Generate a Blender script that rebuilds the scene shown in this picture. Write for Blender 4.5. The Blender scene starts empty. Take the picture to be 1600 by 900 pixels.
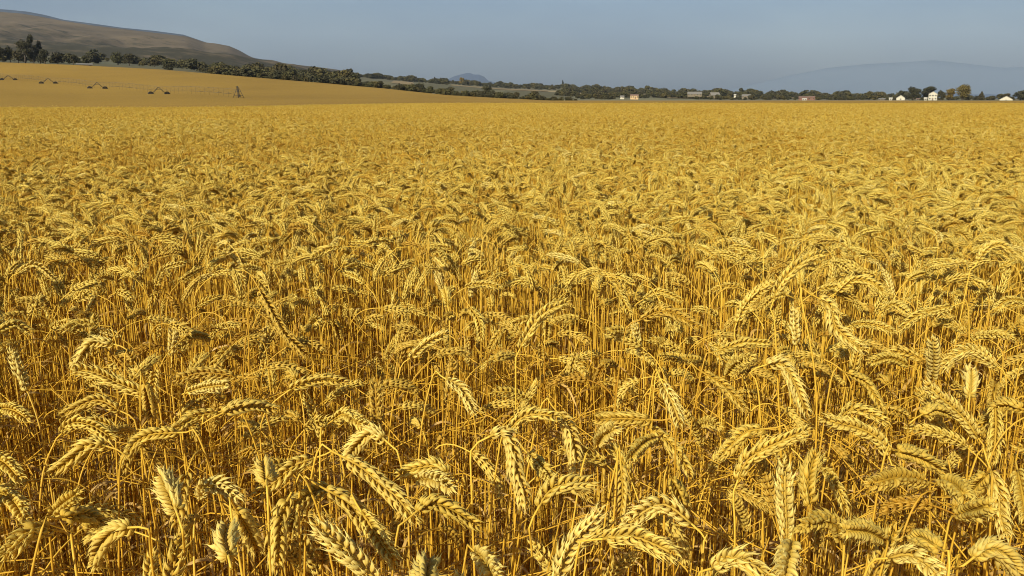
import bpy, math, random
import numpy as np
from mathutils import Vector, noise as mnoise

PI = math.pi
R = math.radians
rng = np.random.default_rng(7)
scene = bpy.context.scene
col = scene.collection

# ------------------------------------------------------------------ camera
CAM_H = 1.27
F = 1280.0                                   # focal length in pixels of the 1600 px wide photograph
HOR = 156.0                                  # photograph row of the true horizon
TH = math.atan((450 - HOR) / F)
cam_d = bpy.data.cameras.new("camera")
cam = bpy.data.objects.new("camera", cam_d); col.objects.link(cam)
cam_d.sensor_width = 36; cam_d.lens = 36 * F / 1600
cam_d.clip_start = 0.05; cam_d.clip_end = 60000
cam.location = (0, 0, CAM_H); cam.rotation_euler = (PI / 2 - TH, 0, 0)
scene.camera = cam

# ------------------------------------------------------------------ light
SUN_EL, SUN_AZ = R(31), R(210)               # azimuth clockwise from +Y: behind the camera, to the left
world = bpy.data.worlds.new("World"); scene.world = world
world.use_nodes = True
nt = world.node_tree
bg = nt.nodes["Background"]
sky = nt.nodes.new("ShaderNodeTexSky"); sky.sky_type = 'NISHITA'; sky.sun_disc = False
sky.sun_elevation = SUN_EL; sky.sun_rotation = SUN_AZ
sky.altitude = 300; sky.air_density = 1.4; sky.dust_density = 2.0; sky.ozone_density = 2.0
hs = nt.nodes.new("ShaderNodeMix"); hs.data_type = 'RGBA'; hs.blend_type = 'MULTIPLY'
hs.inputs[0].default_value = 1.0
# thin high cloud veil: soft large-scale noise
tc = nt.nodes.new("ShaderNodeTexCoord")
mp = nt.nodes.new("ShaderNodeMapping"); mp.inputs['Scale'].default_value = (1.3, 1.3, 5)
nz = nt.nodes.new("ShaderNodeTexNoise"); nz.inputs['Scale'].default_value = 1.7; nz.inputs['Detail'].default_value = 5
rp = nt.nodes.new("ShaderNodeValToRGB")
rp.color_ramp.elements[0].position = .38; rp.color_ramp.elements[0].color = (.30, .34, .462, 1)
rp.color_ramp.elements[1].position = .64; rp.color_ramp.elements[1].color = (.42, .452, .55, 1)
nt.links.new(tc.outputs['Generated'], mp.inputs[0]); nt.links.new(mp.outputs[0], nz.inputs[0])
nt.links.new(nz.outputs[0], rp.inputs[0])
sxyz = nt.nodes.new("ShaderNodeSeparateXYZ"); nt.links.new(tc.outputs['Generated'], sxyz.inputs[0])
rz_ = nt.nodes.new("ShaderNodeValToRGB")
rz_.color_ramp.elements[0].position = 0; rz_.color_ramp.elements[0].color = (.53, .58, .69, 1)
rz_.color_ramp.elements[1].position = .17; rz_.color_ramp.elements[1].color = (1, 1, 1, 1)
nt.links.new(sxyz.outputs[2], rz_.inputs[0])
hz_ = nt.nodes.new("ShaderNodeMix"); hz_.data_type = 'RGBA'; hz_.blend_type = 'MULTIPLY'; hz_.inputs[0].default_value = 1.0
nt.links.new(rp.outputs[0], hz_.inputs[6]); nt.links.new(rz_.outputs[0], hz_.inputs[7])
nt.links.new(sky.outputs[0], hs.inputs[6]); nt.links.new(hz_.outputs[2], hs.inputs[7])
nt.links.new(hs.outputs[2], bg.inputs[0])
bg.inputs[1].default_value = 0.12
sun_d = bpy.data.lights.new("sun", 'SUN'); sun = bpy.data.objects.new("sun", sun_d); col.objects.link(sun)
sun_d.energy = 4.9; sun_d.angle = R(0.5); sun_d.color = (1.0, .94, .80)
sv = Vector((math.sin(SUN_AZ) * math.cos(SUN_EL), math.cos(SUN_AZ) * math.cos(SUN_EL), math.sin(SUN_EL)))
sun.rotation_euler = sv.to_track_quat('Z', 'Y').to_euler()
sun.location = (0, 0, 50)
vs = scene.view_settings
vs.view_transform = 'Standard'; vs.look = 'None'; vs.gamma = 1; vs.exposure = 0.57; vs.use_curve_mapping = False
cy = scene.cycles
cy.use_denoising = True; scene.cycles.filter_width = 1.05
cy.max_bounces = 7; cy.diffuse_bounces = 5; cy.glossy_bounces = 2; cy.transmission_bounces = 3; cy.volume_bounces = 1
cy.transparent_max_bounces = 4; cy.caustics_reflective = False; cy.caustics_refractive = False

# ------------------------------------------------------------------ geometry of the view
CT, ST = math.cos(TH), math.sin(TH)
def ray(px, py):
    u = (px - 800) / F; v = (450 - py) / F
    return np.array([u, CT + v * ST, -ST + v * CT])
def at(px, py, Y):                           # point on the ray of a photograph pixel at forward distance Y
    d = ray(px, py); return np.array([0, 0, CAM_H]) + d * (Y / d[1])
def proj(P):
    P = np.asarray(P, float) - np.array([0, 0, CAM_H])
    dep = P[..., 1] * CT - P[..., 2] * ST
    return 800 + F * P[..., 0] / dep, 450 - F * (P[..., 1] * ST + P[..., 2] * CT) / dep, dep
def z_at(py, Y):
    return at(800, py, Y)[2]

# ------------------------------------------------------------------ mesh helpers
class MB:
    """collects vertices, polygons, a per-vertex colour attribute and material indices"""
    def __init__(s): s.v = []; s.loops = []; s.tot = []; s.c = []; s.mi = []; s.n = 0
    def add(s, v, polys, c=None, mi=0):
        v = np.asarray(v, np.float32).reshape(-1, 3)
        for p in (polys if isinstance(polys, list) else [polys]):
            p = np.asarray(p, np.int32)
            if p.size == 0: continue
            s.loops.append((p + s.n).ravel()); s.tot.append(np.full(len(p), p.shape[1], np.int32))
            s.mi.append(np.full(len(p), mi, np.int32))
        if c is None: c = (0.5, 0.5, 0.5)
        c = np.broadcast_to(np.asarray(c, np.float32), (len(v), 3))
        s.v.append(v); s.c.append(c); s.n += len(v)
    def mesh(s, name, mats, smooth=True):
        m = bpy.data.meshes.new(name)
        v = np.concatenate(s.v); l = np.concatenate(s.loops); t = np.concatenate(s.tot)
        m.vertices.add(len(v)); m.vertices.foreach_set('co', v.ravel())
        m.loops.add(len(l)); m.loops.foreach_set('vertex_index', l)
        m.polygons.add(len(t))
        st = np.zeros(len(t), np.int32); st[1:] = np.cumsum(t)[:-1]
        m.polygons.foreach_set('loop_start', st); m.polygons.foreach_set('loop_total', t)
        for x in mats: m.materials.append(x)
        m.polygons.foreach_set('material_index', np.concatenate(s.mi))
        m.polygons.foreach_set('use_smooth', np.full(len(t), smooth))
        c = np.concatenate(s.c); c4 = np.ones((len(c), 4), np.float32); c4[:, :3] = c
        a = m.color_attributes.new('vary', 'FLOAT_COLOR', 'POINT'); a.data.foreach_set('color', c4.ravel())
        m.update(calc_edges=True); m.validate()
        return m
    def obj(s, name, mats, parent=None, smooth=True, loc=None):
        o = bpy.data.objects.new(name, s.mesh(name, mats if isinstance(mats, list) else [mats], smooth))
        col.objects.link(o)
        if parent: o.parent = parent
        if loc is not None: o.location = loc
        return o
    def box(s, c, d, rz=0, mi=0, cc=None):
        c = np.array(c, float); d = np.array(d, float) / 2
        v = np.array([[x, y, z] for x in (-1, 1) for y in (-1, 1) for z in (-1, 1)]) * d
        cs, sn = math.cos(rz), math.sin(rz)
        v = np.stack([v[:, 0] * cs - v[:, 1] * sn, v[:, 0] * sn + v[:, 1] * cs, v[:, 2]], 1) + c
        s.add(v, [[[0, 1, 3, 2], [4, 6, 7, 5], [0, 4, 5, 1], [2, 3, 7, 6], [0, 2, 6, 4], [1, 5, 7, 3]]], cc, mi)
    def tube(s, P, r, k=6, c=None, mi=0, ref=None, cap=True):
        P = np.asarray(P, float); n = len(P)
        r = np.broadcast_to(np.asarray(r, float), (n,))
        T = np.gradient(P, axis=0); T /= np.linalg.norm(T, axis=1)[:, None] + 1e-12
        if ref is None: ref = np.array([0.31, 0.77, 0.12]) if abs(T[0] @ [0.31, .77, .12]) < .8 else np.array([1., 0, 0])
        A = np.cross(T, ref); A /= np.linalg.norm(A, axis=1)[:, None] + 1e-12
        B = np.cross(T, A)
        a = np.arange(k) * 2 * PI / k
        v = P[:, None] + r[:, None, None] * (A[:, None] * np.cos(a)[None, :, None] + B[:, None] * np.sin(a)[None, :, None])
        i = np.arange(n - 1)[:, None] * k; j = np.arange(k)[None]
        j2 = (j + 1) % k
        q = np.stack([i + j, i + j2, i + k + j2, i + k + j], -1).reshape(-1, 4)
        polys = [q]
        if cap and k > 2: polys += [np.arange(k)[None, ::-1], ((n - 1) * k + np.arange(k))[None]]
        if c is not None and np.ndim(c) == 2: c = np.repeat(c, k, 0)
        s.add(v.reshape(-1, 3), polys, c, mi)

def empty(name, loc, rz=0):
    o = bpy.data.objects.new(name, None); col.objects.link(o)
    o.location = loc; o.rotation_euler = (0, 0, rz); o.empty_display_size = .1
    return o
def tag(o, label, cat, group=None, kind=None):
    if label: o['label'] = label
    if cat: o['category'] = cat
    if group: o['group'] = group
    if kind: o['kind'] = kind
    return o
def structure(o, kind='structure'):
    o['kind'] = kind; return o

# ------------------------------------------------------------------ materials
def mat(name, build):
    m = bpy.data.materials.new(name); m.use_nodes = True
    t = m.node_tree; b = t.nodes['Principled BSDF']; build(t, b); return m
def N(t, kind, **kw):
    n = t.nodes.new(kind)
    for k, v in kw.items():
        if k in n.inputs: n.inputs[k].default_value = v
        else: setattr(n, k, v)
    return n
def ramp(t, stops):
    r = t.nodes.new('ShaderNodeValToRGB'); e = r.color_ramp.elements
    e[0].position, e[0].color = stops[0][0], (*stops[0][1], 1)
    e[1].position, e[1].color = stops[-1][0], (*stops[-1][1], 1)
    for p, c in stops[1:-1]:
        x = e.new(p); x.color = (*c, 1)
    return r
def mixc(t, fac, a, b, mode='MIX'):
    n = t.nodes.new('ShaderNodeMix'); n.data_type = 'RGBA'; n.blend_type = mode
    for s_, k in ((fac, 0), (a, 6), (b, 7)):
        if hasattr(s_, 'is_linked'): t.links.new(s_, n.inputs[k])
        elif k == 0: n.inputs[0].default_value = s_
        else: n.inputs[k].default_value = (*s_, 1)
    return n.outputs[2]

def straw_mat(name, base_c, tip_c, dark_c, rough, transl, spec=.3):
    """vary: R = position along the scale or stem, G = random per scale, B = random per stalk"""
    def b(t, p):
        a = N(t, 'ShaderNodeAttribute', attribute_name='vary')
        s_ = N(t, 'ShaderNodeSeparateColor'); t.links.new(a.outputs[0], s_.inputs[0])
        r1 = ramp(t, [(0, base_c), (1, tip_c)]); t.links.new(s_.outputs[0], r1.inputs[0])
        r2 = ramp(t, [(0, dark_c), (.55, (1, 1, 1)), (.8, (1.06, 1.08, 1.2)), (1, (1.1, 1.18, 1.8))]); t.links.new(s_.outputs[2], r2.inputs[0])
        c1 = mixc(t, 1.0, r1.outputs[0], r2.outputs[0], 'MULTIPLY')
        g = ramp(t, [(0, (.82, .80, .74)), (1, (1.08, 1.07, 1.05))]); t.links.new(s_.outputs[1], g.inputs[0])
        c2 = mixc(t, 1.0, c1, g.outputs[0], 'MULTIPLY')
        gp_ = N(t, 'ShaderNodeNewGeometry'); nn = N(t, 'ShaderNodeTexNoise', Scale=.22, Detail=3.)      # uneven ripeness across the field
        t.links.new(gp_.outputs['Position'], nn.inputs[0])
        rr = ramp(t, [(.35, (.95, .90, .80)), (.65, (1.03, 1.06, 1.15))]); t.links.new(nn.outputs[0], rr.inputs[0])
        c2 = mixc(t, 1.0, c2, rr.outputs[0], 'MULTIPLY')
        t.links.new(c2, p.inputs['Base Color'])
        p.inputs['Roughness'].default_value = rough
        p.inputs['Specular IOR Level'].default_value = spec
        if transl:
            tr = N(t, 'ShaderNodeBsdfTranslucent'); t.links.new(c2, tr.inputs[0])
            mx = N(t, 'ShaderNodeMixShader'); mx.inputs[0].default_value = transl
            out = t.nodes['Material Output']
            t.links.new(p.outputs[0], mx.inputs[1]); t.links.new(tr.outputs[0], mx.inputs[2])
            t.links.new(mx.outputs[0], out.inputs[0])
    return mat(name, b)
M_EAR = straw_mat('ripe_ear', (.60, .385, .032), (.84, .68, .150), (.76, .60, .36), .62, .36)
M_STEM = straw_mat('straw_stem', (.72, .425, .032), (.82, .56, .07), (.60, .46, .32), .55, .28, .25)
M_LEAF = straw_mat('dry_leaf', (.50, .30, .06), (.58, .38, .10), (.70, .6, .45), .6, .25)

def simple(name, c, rough=.8, nscale=3., amt=.25, metal=0, bump=0., c2=None):
    def b(t, p):
        tcn = N(t, 'ShaderNodeTexCoord'); n = N(t, 'ShaderNodeTexNoise', Scale=nscale, Detail=5.)
        t.links.new(tcn.outputs['Object'], n.inputs[0])
        d = c2 or tuple(x * (1 - amt) for x in c)
        r = ramp(t, [(.3, d), (.7, c)]); t.links.new(n.outputs[0], r.inputs[0])
        t.links.new(r.outputs[0], p.inputs['Base Color'])
        p.inputs['Roughness'].default_value = rough; p.inputs['Metallic'].default_value = metal
        if bump:
            bm = N(t, 'ShaderNodeBump', Strength=bump); t.links.new(n.outputs[0], bm.inputs['Height'])
            t.links.new(bm.outputs[0], p.inputs['Normal'])
    return mat(name, b)

M_SOIL = simple('soil', (.42, .26, .045), .95, 40, .5, bump=.6, c2=(.18, .105, .022))
M_GALV = simple('galvanised_steel', (.022, .018, .012), .7, 2, .3)
M_PIPE = simple('weathered_pipe', (.15, .11, .05), .7, 2, .3)
M_TYRE = simple('tyre_rubber', (.02, .02, .02), .9)
M_BARK = simple('bark', (.10, .075, .05), .95, 6, .4)

def far_ground():
    def b(t, p):
        g = N(t, 'ShaderNodeNewGeometry')
        mpn = N(t, 'ShaderNodeMapping'); mpn.inputs['Scale'].default_value = (.004, .0022, .0)
        t.links.new(g.outputs['Position'], mpn.inputs[0])
        vo = N(t, 'ShaderNodeTexVoronoi', Scale=1.0); t.links.new(mpn.outputs[0], vo.inputs[0])
        sp = N(t, 'ShaderNodeSeparateColor'); t.links.new(vo.outputs['Color'], sp.inputs[0])
        r = ramp(t, [(0, (.095, .08, .022)), (.3, (.13, .115, .04)), (.5, (.085, .078, .022)), (.7, (.26, .19, .075)), (.85, (.12, .10, .026)), (1, (.3, .22, .09))])
        r.color_ramp.interpolation = 'CONSTANT'
        t.links.new(sp.outputs[0], r.inputs[0])
        n = N(t, 'ShaderNodeTexNoise', Scale=.03, Detail=8.); t.links.new(g.outputs['Position'], n.inputs[0])
        rr = ramp(t, [(.35, (.7, .7, .7)), (.65, (1.1, 1.1, 1.1))]); t.links.new(n.outputs[0], rr.inputs[0])
        t.links.new(mixc(t, 1., r.outputs[0], rr.outputs[0], 'MULTIPLY'), p.inputs['Base Color'])
        p.inputs['Roughness'].default_value = .95
    return mat('farmland', b)
M_FARM = far_ground()
M_GRASS = simple('pasture_grass', (.082, .068, .010), .95, .05, .3)
M_TAN = simple('dry_stubble', (.22, .15, .05), .95, .05, .2)

def hill_mat(name, lo, hi, scrub, s1, s2):
    def b(t, p):
        g = N(t, 'ShaderNodeNewGeometry')
        n1 = N(t, 'ShaderNodeTexNoise', Scale=s1, Detail=10., Roughness=.65); t.links.new(g.outputs['Position'], n1.inputs[0])
        r1 = ramp(t, [(.35, lo), (.65, hi)]); t.links.new(n1.outputs[0], r1.inputs[0])
        n2 = N(t, 'ShaderNodeTexNoise', Scale=s2, Detail=6., Roughness=.7); t.links.new(g.outputs['Position'], n2.inputs[0])
        a = N(t, 'ShaderNodeAttribute', attribute_name='vary'); sp = N(t, 'ShaderNodeSeparateColor')
        t.links.new(a.outputs[0], sp.inputs[0])
        ad = N(t, 'ShaderNodeMath', operation='ADD'); t.links.new(n2.outputs[0], ad.inputs[0]); t.links.new(sp.outputs[0], ad.inputs[1])
        r2 = ramp(t, [(.50, (0, 0, 0)), (.66, (1, 1, 1))]); t.links.new(ad.outputs[0], r2.inputs[0])
        t.links.new(mixc(t, r2.outputs[0], r1.outputs[0], scrub), p.inputs['Base Color'])
        p.inputs['Roughness'].default_value = 1; p.inputs['Specular IOR Level'].default_value = .1
    return mat(name, b)
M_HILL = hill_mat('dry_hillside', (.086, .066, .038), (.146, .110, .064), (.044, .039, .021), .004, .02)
M_RIDGE = hill_mat('haze_blue_hillside', (.025, .035, .045), (.035, .045, .055), (.025, .03, .035), .002, .01)  # blue of the hazy air put into the ridge's base colour
M_MOUNT = hill_mat('haze_blue_rock', (.014, .024, .045), (.022, .034, .058), (.010, .018, .034), .002, .004)  # rock colour tinted blue, haze painted in on top of the volume

M_RANGE_HAZE = hill_mat('haze_toned_range', (.073, .093, .107), (.081, .101, .115), (.069, .089, .103), .001, .003)  # base colour set close to the sky's brightness, painting in the fade of haze
def canopy_mat():
    def b(t, p):
        g = N(t, 'ShaderNodeNewGeometry')
        n1 = N(t, 'ShaderNodeTexNoise', Scale=.018, Detail=7., Roughness=.6)
        mpn = N(t, 'ShaderNodeMapping'); mpn.inputs['Scale'].default_value = (1, .35, 1)
        t.links.new(g.outputs['Position'], mpn.inputs[0]); t.links.new(mpn.outputs[0], n1.inputs[0])
        r1 = ramp(t, [(.3, (.250, .150, .024)), (.7, (.335, .205, .034))]); t.links.new(n1.outputs[0], r1.inputs[0])
        n2 = N(t, 'ShaderNodeTexNoise', Scale=4., Detail=4., Roughness=.8); t.links.new(g.outputs['Position'], n2.inputs[0])
        r2 = ramp(t, [(.35, (.6, .58, .5)), (.65, (1.25, 1.25, 1.2))]); t.links.new(n2.outputs[0], r2.inputs[0])
        t.links.new(mixc(t, 1., r1.outputs[0], r2.outputs[0], 'MULTIPLY'), p.inputs['Base Color'])
        p.inputs['Roughness'].default_value = .9; p.inputs['Specular IOR Level'].default_value = .15
        bm = N(t, 'ShaderNodeBump', Strength=.9, Distance=.15); t.links.new(n2.outputs[0], bm.inputs['Height'])
        t.links.new(bm.outputs[0], p.inputs['Normal'])
    return mat('distant_wheat', b)
M_CANOPY = canopy_mat()

def leaf_mat(name, c, c2):
    def b(t, p):
        a = N(t, 'ShaderNodeAttribute', attribute_name='vary'); s_ = N(t, 'ShaderNodeSeparateColor')
        t.links.new(a.outputs[0], s_.inputs[0])
        r = ramp(t, [(0, c), (1, c2)]); t.links.new(s_.outputs[1], r.inputs[0])
        oi = N(t, 'ShaderNodeObjectInfo')
        r2 = ramp(t, [(0, (.75, .8, .8)), (.5, (1, 1, 1)), (1, (1.25, 1.1, .95))]); t.links.new(oi.outputs['Random'], r2.inputs[0])
        t.links.new(mixc(t, 1., r.outputs[0], r2.outputs[0], 'MULTIPLY'), p.inputs['Base Color'])
        p.inputs['Roughness'].default_value = .8; p.inputs['Specular IOR Level'].default_value = .2
    return mat(name, b)
M_LDARK = leaf_mat('dark_foliage', (.034, .031, .013), (.056, .050, .020))
M_LOLIVE = leaf_mat('olive_foliage', (.048, .043, .015), (.078, .069, .022))
M_LGOLD = leaf_mat('yellow_green_foliage', (.085, .066, .016), (.14, .105, .026))

# ------------------------------------------------------------------ terrain
KX = np.array([-900, 0, 125, 250, 373, 500, 600, 700, 780, 860, 1000, 1200, 1400, 1600, 2500.])
TAB = {  # forward distance -> photograph row of the surface in each column of KX (crop surface up to 460 m)
 200: [143, 143, 149.5, 151, 152.6, 155.2, 156.2, 157.4, 158.2, 158.6, 158.7, 158.7, 158.7, 158.7, 158.7],
 250: [132, 135.5, 139, 144.5, 147, 151.5, 154, 156.4, 157.4, 158, 158.1, 158.1, 158.1, 158.1, 158.1],
 320: [118, 124.5, 127, 134, 138.5, 144.5, 149, 154.6, 156.4, 157.6, 157.7, 157.7, 157.7, 157.7, 157.7],
 460: [88, 97, 101.5, 108, 118.5, 129, 138, 148.6, 153.2, 157, 157.2, 157.2, 157.2, 157.2, 157.2],
 620: [84, 94.5, 98.5, 105, 116, 127.5, 137, 148, 153, 156.7, 157, 157, 157, 157, 157],
 900: [78, 88, 92, 99, 111, 122, 131.5, 142, 149, 153.5, 155.5, 156.5, 156.6, 156.6, 156.6],
 1500: [68, 75, 80, 90, 105, 116, 124.5, 133, 139, 142, 148, 151, 154, 156, 156],
 2300: [62, 70, 76, 86, 101, 113, 120.5, 127.5, 132.5, 134, 141, 147, 151.5, 155, 155.5],
 3200: [160, 160, 158, 156, 150, 146, 140, 140, 140, 140, 146, 150, 155, 156.5, 156.5],
 40000: [156.2] * 15,
}
YK = sorted(TAB)
ZT = np.array([[z_at(p, y) for p in TAB[y]] for y in YK])
for i, y in enumerate(YK):
    if y <= 460: ZT[i] -= .85
def ss(x): x = np.clip(x, 0, 1); return x * x * (3 - 2 * x)
def H(x, y):
    """ground height"""
    x = np.asarray(x, float); y = np.asarray(y, float)
    r = np.hypot(x, y); front = y > 0
    yy = np.where(front, np.maximum(y, r * .35), r * .35)
    px = 800 + F / CT * x / np.maximum(yy, 1e-3)
    px = np.clip(px, -900, 2500)
    colz = np.stack([np.interp(px, KX, ZT[i]) for i in range(len(YK))], 0)
    lr = np.log(np.maximum(yy, 1.)); lk = np.log(np.array(YK, float))
    idx = np.clip(np.searchsorted(lk, lr) - 1, 0, len(YK) - 2)
    a = np.take_along_axis(colz, idx[None], 0)[0]; b_ = np.take_along_axis(colz, idx[None] + 1, 0)[0]
    yk = np.array(YK, float)
    t = np.clip((yy - yk[idx]) / (yk[idx + 1] - yk[idx]), 0, 1)
    far = a + (b_ - a) * t
    left = ss((700 - px) / 500)
    dip = -.55 * ss((yy - 40) / 45) * left
    near = np.where(yy < 200, dip, far)
    w = ss((yy - 95) / 105)
    z = near * (1 - w) + np.where(yy < 200, a, far) * w
    return np.where(front, z, z * np.clip(1 + y / (r + 1e-6), 0, 1))

def polar_sheet(radii, ang, zoff=0., skirt=None):
    A, Rr = np.meshgrid(ang, radii)
    X = Rr * np.sin(A); Y = Rr * np.cos(A)
    Z = H(X, Y) + zoff
    if skirt is not None: Z[-1] -= skirt
    n, m = A.shape
    v = np.stack([X, Y, Z], -1).reshape(-1, 3)
    i = np.arange(n - 1)[:, None] * m; j = np.arange(m - 1)[None]
    q = np.stack([i + j, i + j + 1, i + m + j + 1, i + m + j], -1).reshape(-1, 4)[:, ::-1]
    return v, q
# one ground sheet to the horizon
ang = np.concatenate([np.linspace(-PI, -R(42), 40)[:-1], np.linspace(-R(42), R(42), 260), np.linspace(R(42), PI, 40)[1:]])
rad = np.concatenate([[0.01], np.geomspace(.5, 60, 24), np.linspace(70, 500, 44), np.linspace(530, 3300, 80), np.geomspace(3600, 40000, 14)])
m = MB(); v, q = polar_sheet(rad, ang); m.add(v, q)
ground = structure(m.obj('ground', [M_SOIL, M_FARM]))
pc = np.array([p.center[:2] for p in ground.data.polygons]); rr_ = np.hypot(pc[:, 0], pc[:, 1])
ground.data.polygons.foreach_set('material_index', (rr_ > 468).astype(np.int32)); ground.data.update()

# the crop beyond the reach of single stalks, seen only as one smooth surface
def dist_field():
    angs = np.linspace(-R(44), R(44), 240)
    tanp = np.tan(angs)
    ys = np.concatenate([np.linspace(100, 462, 70), [463.0]])
    T, Yg = np.meshgrid(tanp, ys)
    X = T * Yg
    edge = 1 + .012 * np.sin(T * 9) + .006 * np.sin(T * 31)
    Yg = np.where(Yg > 300, 300 + (Yg - 300) * edge, Yg); X = T * Yg
    Z = H(X, Yg) + .82
    for i in range(len(ys)):
        for j in range(0, len(angs)):
            Z[i, j] += .05 * mnoise.noise((X[i, j] * .06, Yg[i, j] * .06, 0))
    Z[-1] -= 1.3
    n, mm_ = T.shape
    v = np.stack([X, Yg, Z], -1).reshape(-1, 3)
    i = np.arange(n - 1)[:, None] * mm_; j = np.arange(mm_ - 1)[None]
    q = np.stack([i + j, i + j + 1, i + mm_ + j + 1, i + mm_ + j], -1).reshape(-1, 4)
    m = MB(); m.add(v, q); return m
o = dist_field().obj('distant_wheat', M_CANOPY)
tag(o, 'smooth far part of the golden wheat field rising to the left', 'wheat field', kind='stuff')

# ------------------------------------------------------------------ hills
def ridge(name, prof, Y0, Y1, Yb, material, base_py=None, rough=1., seed=0, nx=220, ny=46, scrub=0., foot=0.):
    """a real hill: front slope from Y0 up to the crest at Y1, then down the back to Yb"""
    xs = np.array([p[0] for p in prof], float); ys = np.array([p[1] for p in prof], float)
    px = np.linspace(xs[0], xs[-1], nx)
    crest = np.array([z_at(y, Y1) for y in np.interp(px, xs, ys)])
    T = np.concatenate([np.linspace(0, 1, ny), np.linspace(1, 2, 12)[1:]])
    V = np.zeros((len(T), nx, 3)); C = np.zeros((len(T), nx, 3)); amp = 0
    for k, t in enumerate(T):
        Y = Y0 + (Y1 - Y0) * t if t <= 1 else Y1 + (Yb - Y1) * (t - 1)
        X = (px - 800) / (F / CT) * (Y * 1.0)
        base = H(X, np.full(nx, Y)) if base_py is None else np.full(nx, z_at(base_py, Y))
        base = np.minimum(base, crest)
        if t <= 1:
            prof_t = t ** 1.25 * (1 - .12 * math.sin(PI * t))
            b0 = (H(X, np.full(nx, Y0)) if base_py is None else np.full(nx, z_at(base_py, Y0))) - 3
            b0 = np.minimum(b0, crest)
            Z = b0 + (crest - b0) * prof_t
        else:
            Z = crest - (crest + 40) * ss(np.array(t - 1)) * 1.0
        hh = np.maximum(crest, 1)
        for j in range(nx):
            s_ = 1.0 / (0.22 * (Y1 - Y0))
            g = mnoise.fractal((X[j] * s_ * 1.6 + seed, Y * s_ * .7, seed), 1.0, 2.1, 5)
            Z[j] += g * hh[j] * .10 * rough * math.sin(PI * min(t, 1)) if t <= 1 else 0
        V[k] = np.stack([X, np.full(nx, Y), Z], 1)
        C[k, :, 0] = scrub * (1 - min(t, 1)) + foot
    n = len(T)
    i = np.arange(n - 1)[:, None] * nx; j = np.arange(nx - 1)[None]
    q = np.stack([i + j, i + j + 1, i + nx + j + 1, i + nx + j], -1).reshape(-1, 4)
    m = MB(); m.add(V.reshape(-1, 3), q, C.reshape(-1, 3))
    return structure(m.obj(name, material))
# crest rows of the big brown hill
ridge('hill', [(-700, 60), (-420, 40), (-200, 22), (0, 17), (50, 21), (80, 26), (110, 32), (160, 40), (210, 46), (250, 51), (300, 57), (311, 60), (326, 66), (345, 68), (365, 72),
               (380, 79), (395, 88), (412, 95), (440, 102), (480, 112), (540, 125)],
      900, 2600, 4200, M_HILL, rough=1.5, seed=3.1, scrub=.30, foot=-.08)
ridge('hill', [(300, 110), (360, 100), (420, 98.5), (440, 100), (470, 101.5), (500, 105), (530, 109), (560, 117), (620, 128)],
      1300, 3000, 4200, M_HILL, rough=.6, seed=9.7, nx=80, ny=24, scrub=.25, foot=0)
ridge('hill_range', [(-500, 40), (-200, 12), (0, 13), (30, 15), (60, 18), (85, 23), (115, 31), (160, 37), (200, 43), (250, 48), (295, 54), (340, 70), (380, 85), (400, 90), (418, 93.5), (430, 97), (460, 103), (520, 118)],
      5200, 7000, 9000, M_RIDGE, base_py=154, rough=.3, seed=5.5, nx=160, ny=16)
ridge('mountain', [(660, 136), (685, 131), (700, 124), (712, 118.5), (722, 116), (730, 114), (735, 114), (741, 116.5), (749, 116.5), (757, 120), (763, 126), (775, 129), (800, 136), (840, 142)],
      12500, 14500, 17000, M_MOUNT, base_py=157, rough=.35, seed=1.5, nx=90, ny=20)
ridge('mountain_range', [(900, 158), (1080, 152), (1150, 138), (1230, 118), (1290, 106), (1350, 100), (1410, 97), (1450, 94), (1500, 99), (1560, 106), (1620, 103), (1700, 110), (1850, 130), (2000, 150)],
      16000, 17500, 18700, M_RANGE_HAZE, base_py=157, rough=.25, seed=4.2, nx=120, ny=12)
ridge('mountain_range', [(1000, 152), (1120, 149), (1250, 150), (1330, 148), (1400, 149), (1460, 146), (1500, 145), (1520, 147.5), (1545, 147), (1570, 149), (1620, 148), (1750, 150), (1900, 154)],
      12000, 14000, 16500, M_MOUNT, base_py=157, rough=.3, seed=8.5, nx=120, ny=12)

# draped field sheets on the far farmland
def patch(name, quad, material, lift=.5):
    """quad: four (px, Y) corners"""
    n = 10; V = []
    for a in range(n + 1):
        for b_ in range(n + 1):
            s_, t = a / n, b_ / n
            p0 = np.array(quad[0]) * (1 - s_) + np.array(quad[1]) * s_
            p1 = np.array(quad[3]) * (1 - s_) + np.array(quad[2]) * s_
            p = p0 * (1 - t) + p1 * t
            X = (p[0] - 800) / (F / CT) * p[1]
            V.append((X, p[1], float(H(X, p[1])) + lift))
    q = [[a * (n + 1) + b_, (a + 1) * (n + 1) + b_, (a + 1) * (n + 1) + b_ + 1, a * (n + 1) + b_ + 1] for a in range(n) for b_ in range(n)]
    m = MB(); m.add(V, [q]); return structure(m.obj(name, material))
patch('grass_field', [(148, 480), (330, 480), (345, 600), (150, 600)], M_GRASS)
patch('grass_field', [(610, 640), (760, 640), (752, 1400), (675, 1400)], M_GRASS)
patch('grass_field', [(775, 760), (900, 760), (880, 1320), (790, 1320)], M_GRASS)
patch('stubble_field', [(612, 1050), (648, 1050), (646, 1450), (616, 1450)], M_TAN)
patch('stubble_field', [(705, 1420), (856, 1360), (856, 1500), (705, 1560)], M_TAN, .7)
patch('stubble_field', [(880, 470), (1420, 470), (1420, 560), (880, 540)], M_TAN)
patch('stubble_field', [(1040, 1000), (1130, 1000), (1110, 1300), (1060, 1300)], M_TAN)
patch('stubble_field', [(1180, 1100), (1290, 1100), (1260, 1600), (1190, 1600)], M_TAN)

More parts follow.
